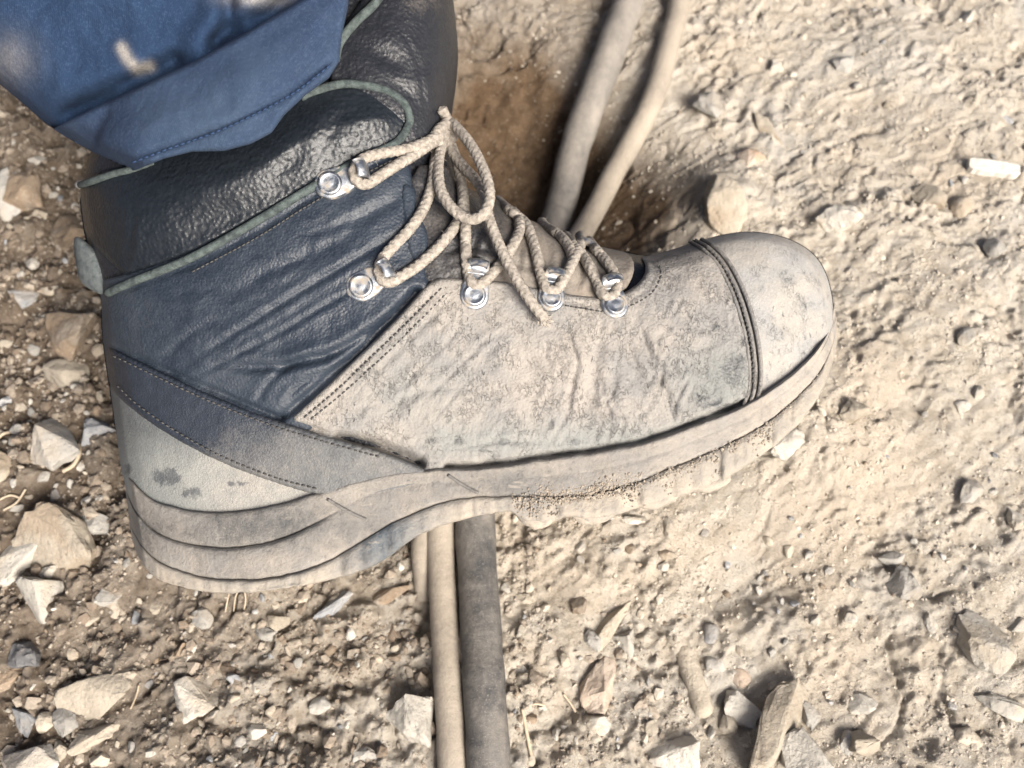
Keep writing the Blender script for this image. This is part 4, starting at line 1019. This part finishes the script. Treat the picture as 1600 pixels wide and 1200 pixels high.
# ------------------------------------------------------------------ lace hardware
def frame_at(px, py):
    e = 6.0; p = surf(px, py, 0)[0]; a = surf(px + e, py, 0)[0] - surf(px - e, py, 0)[0]; b = surf(px, py - e, 0)[0] - surf(px, py + e, 0)[0]
    a /= np.linalg.norm(a); n = np.cross(a, b); n /= np.linalg.norm(n); b = np.cross(n, a)
    return p, a, b, n
def disc(prof, ax=1.0, ay=1.0, n=28):             # lathe of (r, h)
    a = np.linspace(0, 2 * math.pi, n, endpoint=False); V = []; 
    for r, h in prof: V.append(np.stack([np.cos(a) * r * ax, np.sin(a) * r * ay, np.full(n, h)], -1))
    k = len(prof); V = np.vstack(V); Fc = []
    for i in range(k - 1):
        for j in range(n): Fc.append([i * n + j, i * n + (j + 1) % n, (i + 1) * n + (j + 1) % n, (i + 1) * n + j])
    Fc.append([(k - 1) * n + j for j in range(n)])
    return V, Fc
def eyelet(rx, ry, hx, hy, lift, size, label):
    """rivet at (rx,ry); the curled hook reaches to (hx,hy)."""
    p, a, b, n = frame_at(rx, ry); dirp = np.array([hx - rx, -(hy - ry)], float); Ld = np.hypot(*dirp); dirp /= Ld
    u = a * dirp[0] + b * dirp[1]; v = np.cross(n, u); p = p + n * lift
    loc = lambda V: p + V[:, :1] * u + V[:, 1:2] * v + V[:, 2:] * n
    # teardrop base plate
    t = np.linspace(0, 2 * math.pi, 36, endpoint=False)
    rad = size * 1.15
    ox = np.where(np.cos(t) > 0, np.cos(t) * (Ld + size * .3), np.cos(t) * rad); oy = np.sin(t) * rad * np.where(np.cos(t) > 0, 1 - .28 * np.cos(t) ** 2, 1)
    V = []; 
    for s, h in ((1.08, -4), (1.06, 0), (1.0, 2.4), (.9, 3.2), (.0, 3.4)): V.append(np.stack([ox * s, oy * s, np.full(36, h)], -1))
    V = np.vstack(V); Fc = [[i * 36 + j, i * 36 + (j + 1) % 36, (i + 1) * 36 + (j + 1) % 36, (i + 1) * 36 + j] for i in range(4) for j in range(36)]
    base = mesh('eyelet', loc(V), Fc, M['steel'], boot)
    if label: base['label'] = label
    rv = disc([(size * .95, 2), (size * .95, 4.5), (size * .82, 6.5), (size * .70, 7.0), (size * .66, 6.2), (size * .3, 7.4), (0.01, 7.8)])
    mesh('rivet', loc(rv[0]), rv[1], M['steel'], base)
    # hook: a strap curling up from the plate and back towards the lace
    K = 16; wd = np.linspace(-1, 1, 7); an = np.linspace(-.15 * math.pi, 1.0 * math.pi, K); V = []
    R = size * .78
    for k, q in enumerate(an):
        for s_ in (0, 1):
            r = R + (1.6 if s_ else -1.2)
            x = Ld - R * .25 + r * math.sin(q) * .95; h = 3 + R - r * math.cos(q)
            ww = size * (.92 - .28 * (k / K) ** 2)
            for wv in wd: V.append((x - .25 * ww * wv * wv * (k / K), wv * ww, h - (1.5 * wv * wv)))
    V = np.array(V); nw = len(wd); Fc = []
    idx = lambda k, s_, j: (k * 2 + s_) * nw + j
    for k in range(K - 1):
        for j in range(nw - 1):
            Fc.append([idx(k, 1, j), idx(k, 1, j + 1), idx(k + 1, 1, j + 1), idx(k + 1, 1, j)]); Fc.append([idx(k, 0, j), idx(k + 1, 0, j), idx(k + 1, 0, j + 1), idx(k, 0, j + 1)])
        for j in (0, nw - 1): Fc.append([idx(k, 0, j), idx(k, 1, j), idx(k + 1, 1, j), idx(k + 1, 0, j)])
    for k in (0, K - 1):
        for j in range(nw - 1): Fc.append([idx(k, 0, j), idx(k, 0, j + 1), idx(k, 1, j + 1), idx(k, 1, j)])
    mesh('hook', loc(V), Fc, M['steel'], base)
    return base
eyelet(518, 292, 562, 277, 16, 18, 'uppermost long lace hook below the collar')
eyelet(567, 450, 602, 430, 16, 18, 'long lace hook on the dark ankle leather')
eyelet(740, 466, 746, 428, 17, 17, 'dusty short lace hook at the top of the tan leather')
eyelet(858, 472, 864, 442, 17, 16, 'short lace hook behind the frayed lace end')
eyelet(957, 484, 954, 452, 17, 16, 'short lace hook nearest the toe')
fv = disc([(13, 0), (13, 4), (10, 7), (5, 9), (.01, 9.5)])
for ex, ey in ((914, 383),):
    p, a, b, n = frame_at(ex, ey + 4); mesh('rivet', p + (fv[0][:, :1] * a + fv[0][:, 1:2] * b + fv[0][:, 2:] * n) + n * 6, fv[1], M['steel'], boot)

# ------------------------------------------------------------------ laces
LR = 7.2
def strand(pts):      # (px, py, lift above the leather)
    q = spline([(x, y, l) for x, y, l in pts], 1.7)
    P = q[:, :2]; return atw(q[:, 0], q[:, 1], BD(P) + q[:, 2])
def free(pts):        # (px, py, z) in the air
    q = spline(pts, 1.7); wgt = sstep(2, 40, q[:, 2]); zs = zb_get(q[:, 0], q[:, 1]); z = np.where(wgt > 0, np.maximum(q[:, 2], q[:, 2] * (1 - wgt) + (zs + LR * .8) * wgt), q[:, 2])
    k = np.hanning(17); k /= k.sum(); zp = np.pad(z, 8, mode='edge'); z = np.convolve(zp, k, 'valid'); z = np.where(wgt > .9, np.maximum(z, zs + LR * .3), z)
    z = np.convolve(np.pad(z, 3, mode='edge'), np.ones(7) / 7, 'valid')
    return atw(q[:, 0], q[:, 1], z)
LACES = [
 free([(694, 206, 62), (672, 219, 80), (640, 232, 112), (600, 239, 146), (572, 246, 163), (557, 258, 172), (553, 272, 172), (560, 285, 168), (574, 287, 166), (592, 276, 160), (620, 258, 142), (650, 240, 112), (676, 222, 78), (692, 210, 60)]),
 free([(686, 212, 70), (680, 250, 92), (676, 285, 108), (662, 325, 128), (640, 358, 146), (615, 384, 158), (598, 404, 166), (592, 422, 166), (598, 438, 160), (612, 440, 158), (628, 431, 156), (650, 417, 148), (678, 393, 136), (702, 366, 122), (716, 345, 106), (722, 325, 84), (724, 305, 50)]),
 free([(700, 200, 64), (694, 215, 82), (686, 245, 106), (685, 275, 136), (690, 300, 152), (706, 325, 163), (731, 342, 168), (752, 337, 168), (764, 316, 162), (763, 288, 150), (751, 255, 130), (734, 224, 108), (712, 198, 82), (695, 186, 56)]),
 free([(694, 205, 58), (703, 232, 62), (722, 258, 78), (744, 282, 104), (757, 305, 128), (761, 330, 140), (772, 364, 152), (788, 400, 164), (806, 434, 174), (826, 466, 180), (846, 492, 178), (852, 500, 174)]),
 free([(698, 210, 52), (710, 240, 56), (719, 275, 70), (724, 310, 92), (727, 350, 110), (728, 395, 130), (731, 425, 142), (738, 443, 150), (752, 443, 152), (768, 428, 150), (788, 405, 138), (803, 380, 118), (812, 358, 82), (810, 342, 30), (803, 332, -6), (796, 328, -40)]),
 free([(776, 312, -40), (783, 318, -4), (798, 331, 40), (820, 348, 76), (832, 375, 104), (841, 408, 126), (847, 435, 142), (855, 452, 150), (869, 452, 150), (880, 437, 144), (892, 415, 122), (901, 395, 86), (907, 382, 40), (908, 372, -8), (906, 368, -40)]),
 free([(884, 368, -40), (888, 374, 0), (896, 384, 44), (908, 396, 74), (922, 418, 104), (933, 440, 126), (941, 459, 140), (956, 463, 142), (964, 448, 132), (962, 436, 122), (954, 418, 104), (940, 400, 76), (929, 388, 30), (923, 380, -8), (920, 376, -40)]),
 free([(846, 346, -30), (852, 354, 6), (872, 366, 40), (888, 384, 66), (896, 404, 84)]),
]
mesh('bootlace', *join([tube(p, LR, 16, .16, 11.0) for p in LACES]), M['lace'], boot, {'dust': np.zeros(sum(len(p) * 16 for p in LACES))})
kn = free([(678, 214, 56), (688, 200, 72), (702, 196, 78), (710, 208, 70), (702, 220, 66), (690, 218, 76), (686, 206, 82), (698, 190, 74), (694, 178, 60), (690, 170, 44)])
mesh('lace_knot', *tube(kn, LR, 16, .16, 11.0), M['lace'], boot)
fr = []
for k in range(26):
    a = random.uniform(-1.3, 1.3) + math.radians(-62); l = random.uniform(7, 15); x0, y0 = 850 + random.uniform(-5, 5), 497 + random.uniform(-4, 4)
    fr.append(tube(free([(x0, y0, 176 + random.uniform(-5, 5)), (x0 + .5 * l * math.cos(a), y0 - .5 * l * math.sin(a), 178), (x0 + l * math.cos(a + .3), y0 - l * math.sin(a + .3), 174 + random.uniform(-4, 4))]), 1.3, 5))
mesh('frayed_end', *join(fr), M['lace'], boot)
fz = []                                         # loose fibres along the laces
for p in LACES:
    for k in range(int(len(p) / 7)):
        c = p[random.randrange(len(p))]; d = rng.normal(size=3); d /= np.linalg.norm(d); e = rng.normal(size=3) * .4
        l = random.uniform(3, 7); s0 = c + d * LR * .9
        fz.append(tube(np.array([s0, s0 + (d + e * .4) * l * .5, s0 + (d + e) * l]), .32, 3))
o = mesh('lace_fibre', *join(fz), M['lace'], boot); o['kind'] = 'stuff'

# ------------------------------------------------------------------ trousers
TO = [(-520, -300), (-300, -110), (-60, 80), (0, 132), (40, 165), (79, 200), (140, 236), (205, 266), (330, 335), (460, 420), (720, 400), (770, 300), (745, 60), (730, -60), (720, -300), (660, -1000), (-900, -1000)]
class OverBoot(Dome):
    def __call__(s, P, d=None):
        h = Dome.__call__(s, P, d); g = BD(P) + 62.0 * (d if d is not None else np.full(len(P), 99.)).clip(0, 20) / 20
        k = 14.0; m = np.maximum(h, g); return m + k * np.log(np.exp((h - m) / k) + np.exp((g - m) / k)) * np.clip((d if d is not None else np.full(len(P), 99.)) / 30, 0, 1)
TD = OverBoot(TO, (-960, -1060, 840, 480), .62, 250, final=8)
hem_line = [(78, 206), (200, 150), (300, 104), (380, 60), (450, 18), (520, -25), (580, -60)]
leg = empty('trouser_leg', atw(300, 100, 0) * PX, 'blue work trouser leg with a turned up cuff over the boot', 'trousers')
CREASES['leg'] = [([(325, 80), (350, 45), (358, 5), (345, -50)], 12, 26), ([(60, 60), (140, 60), (220, 20)], 40, 12), ([(60, -60), (180, -80), (300, -60)], 40, 16), ([(230, 50), (270, 20), (300, -30)], 30, 8)]
CREASES['cuff'] = [([(300, 120), (330, 170), (340, 215)], 40, 6), ([(420, 70), (440, 120), (430, 170)], 40, 5)]
panel('trouser_cloth', [(-300, -112), (-60, 80), (0, 132), (40, 168), (84, 206), (140, 200), (215, 175), (310, 128), (400, 80), (480, 30), (560, -20), (640, -60), (700, -200), (660, -600), (640, -990), (-880, -990), (-500, -300)], 4, M['cloth'], leg, 'leg',
      lambda P: np.clip(1.0 * np.exp(-(np.minimum(seg_dist(P, [(190, 74), (199, 92), (214, 108), (234, 104)])[0], 60) / 8) ** 2) + (.30 * np.exp(-(((P[:, 0] - 12) / 40) ** 2 + ((P[:, 1] - 95) / 40) ** 2))) + .6 * np.exp(-(((P[:, 0] - 405) / 50) ** 2 + ((P[:, 1] + 2) / 12) ** 2)), 0, 1),
      dome=TD, step=7, noise_amp=6, puff=4, grooves=[([(60, 205), (130, 170), (200, 137), (270, 100)], 20, 42), ([(345, 64), (390, 38), (470, -8)], 18, 42)])
cuff_out = [(74, 206), (79, 203), (140, 172), (200, 144), (300, 97), (380, 53), (450, 12), (520, -34), (548, -36), (544, 10), (534, 56), (530, 96), (514, 122), (478, 148), (444, 180), (424, 208), (392, 225), (350, 236), (300, 237), (256, 248), (212, 266), (205, 267), (140, 240)]
panel('cuff', cuff_out, 24, M['cloth'], leg, 'cuff', .03, dome=TD, step=5, chk=0, edge=7, noise_amp=2.5, puff=10, base=34, inner=60, grooves=[([(196, 252), (262, 228), (350, 196), (450, 146), (520, 92)], 4.5, 7)])
cst = []
q = spline([(207, 254), (262, 233), (350, 201), (450, 151), (520, 99)], 1.0); s = 0
while s + 7 < len(q):
    sg = q[s:s + 7]; cst.append(tube(atw(sg[:, 0], sg[:, 1], TD(sg) + 66 + 1.5 * np.sin(np.linspace(0, math.pi, len(sg)))), 1.4, 5)); s += 10
M['blue_thread'] = plain('blue_thread', (.012, .028, .070), (.020, .044, .10), 600, .9)
mesh('hem_stitching', *join(cst), M['blue_thread'], leg)

# ------------------------------------------------------------------ litter on the ground
q, s = hit(1548, 268)
def splinter(px, py, ln, wd, hg, ang, m, name, label, cat, seed):
    q, s = hit(px, py); r = np.random.default_rng(seed); n = 14; V = []
    for i in range(n):
        t = i / (n - 1) - .5
        ww = wd * s * (.5 + r.uniform(-.05, .05)) * (1 if abs(t) < .46 else .8); hh = hg * s * (.5 + r.uniform(-.04, .04)); bend = 2 * math.sin(t * 3) 
        for a, b in ((-1, -1), (-1, .8), (-.8, 1), (.8, 1), (1, .8), (1, -1)): V.append((t * ln * s + r.uniform(-1, 1), a * ww + bend, b * hh))
    V = np.array(V); c, d = math.cos(math.radians(ang)), math.sin(math.radians(ang))
    V = np.stack([V[:, 0] * c - V[:, 1] * d + q[0], V[:, 0] * d + V[:, 1] * c + q[1], V[:, 2] + q[2] + hg * .8], -1)
    Fc = [[i * 6 + j, i * 6 + (j + 1) % 6, (i + 1) * 6 + (j + 1) % 6, (i + 1) * 6 + j] for i in range(n - 1) for j in range(6)] + [list(range(6))[::-1], [(n - 1) * 6 + j for j in range(6)]]
    tag(mesh(name, V, Fc, m, smooth=False, origin=np.array(q) * PX), label, cat)
M['chalk'] = plain('chalky_white', (.56, .54, .50), (.45, .42, .37), 200, .85)
splinter(1548, 268, 76, 22, 14, -13, M['chalk'], 'wood_splinter', 'bright white splinter lying at the upper right', 'splinter', 3)
def straw(pts, r, label):
    P = []
    for px, py, l in pts:
        q, s = hit(px, py); P.append((q[0], q[1], float(ground_z(np.array([q[0]]), np.array([q[1]]))[0]) + l))
    P = spline(P, 3); V, Fc = tube(P, r, 7); tag(mesh('straw', V, Fc, M['straw'], origin=P[0] * PX), label, 'straw', 'dry straws')
straw([(100, 738, 6), (116, 728, 12), (126, 712, 10), (124, 694, 5)], 3.6, 'curled straw beside the dust covered grey block')
straw([(4, 690, 5), (12, 682, 8), (24, 674, 6)], 3, 'short straw at the left edge beside the tan stone')
straw([(2, 788, 8), (22, 778, 10), (38, 782, 6)], 2, 'pale straw bent over the brown soil above the largest rock')
straw([(10, 800, 8), (30, 788, 12), (48, 770, 8)], 2, 'straight straw crossing the bent one above the largest rock')
straw([(355, 958, 6), (362, 940, 18), (366, 924, 26)], 1.3, 'fine dry stalk sticking out under the heel on the left')
straw([(366, 956, 6), (374, 938, 16), (382, 922, 24)], 1.2, 'fine dry stalk sticking out under the heel in the middle')
straw([(384, 954, 6), (388, 940, 14), (390, 924, 22)], 1.2, 'fine dry stalk sticking out under the heel on the right')
straw([(816, 1108, 5), (822, 1140, 7), (832, 1188, 5)], 3, 'thin pale stalk lying right of the dark cable')
straw([(818, 1108, 6), (836, 1100, 8), (850, 1102, 5)], 2, 'short stalk touching the top of the thin pale one')
straw([(880, 1085, 6), (892, 1100, 8), (900, 1112, 5)], 2, 'short dark stalk left of the pinkish brown stone')
straw([(205, 1108, 6), (212, 1085, 10), (216, 1070, 6)], 1.5, 'fine stalk beside the long flat cream rock')
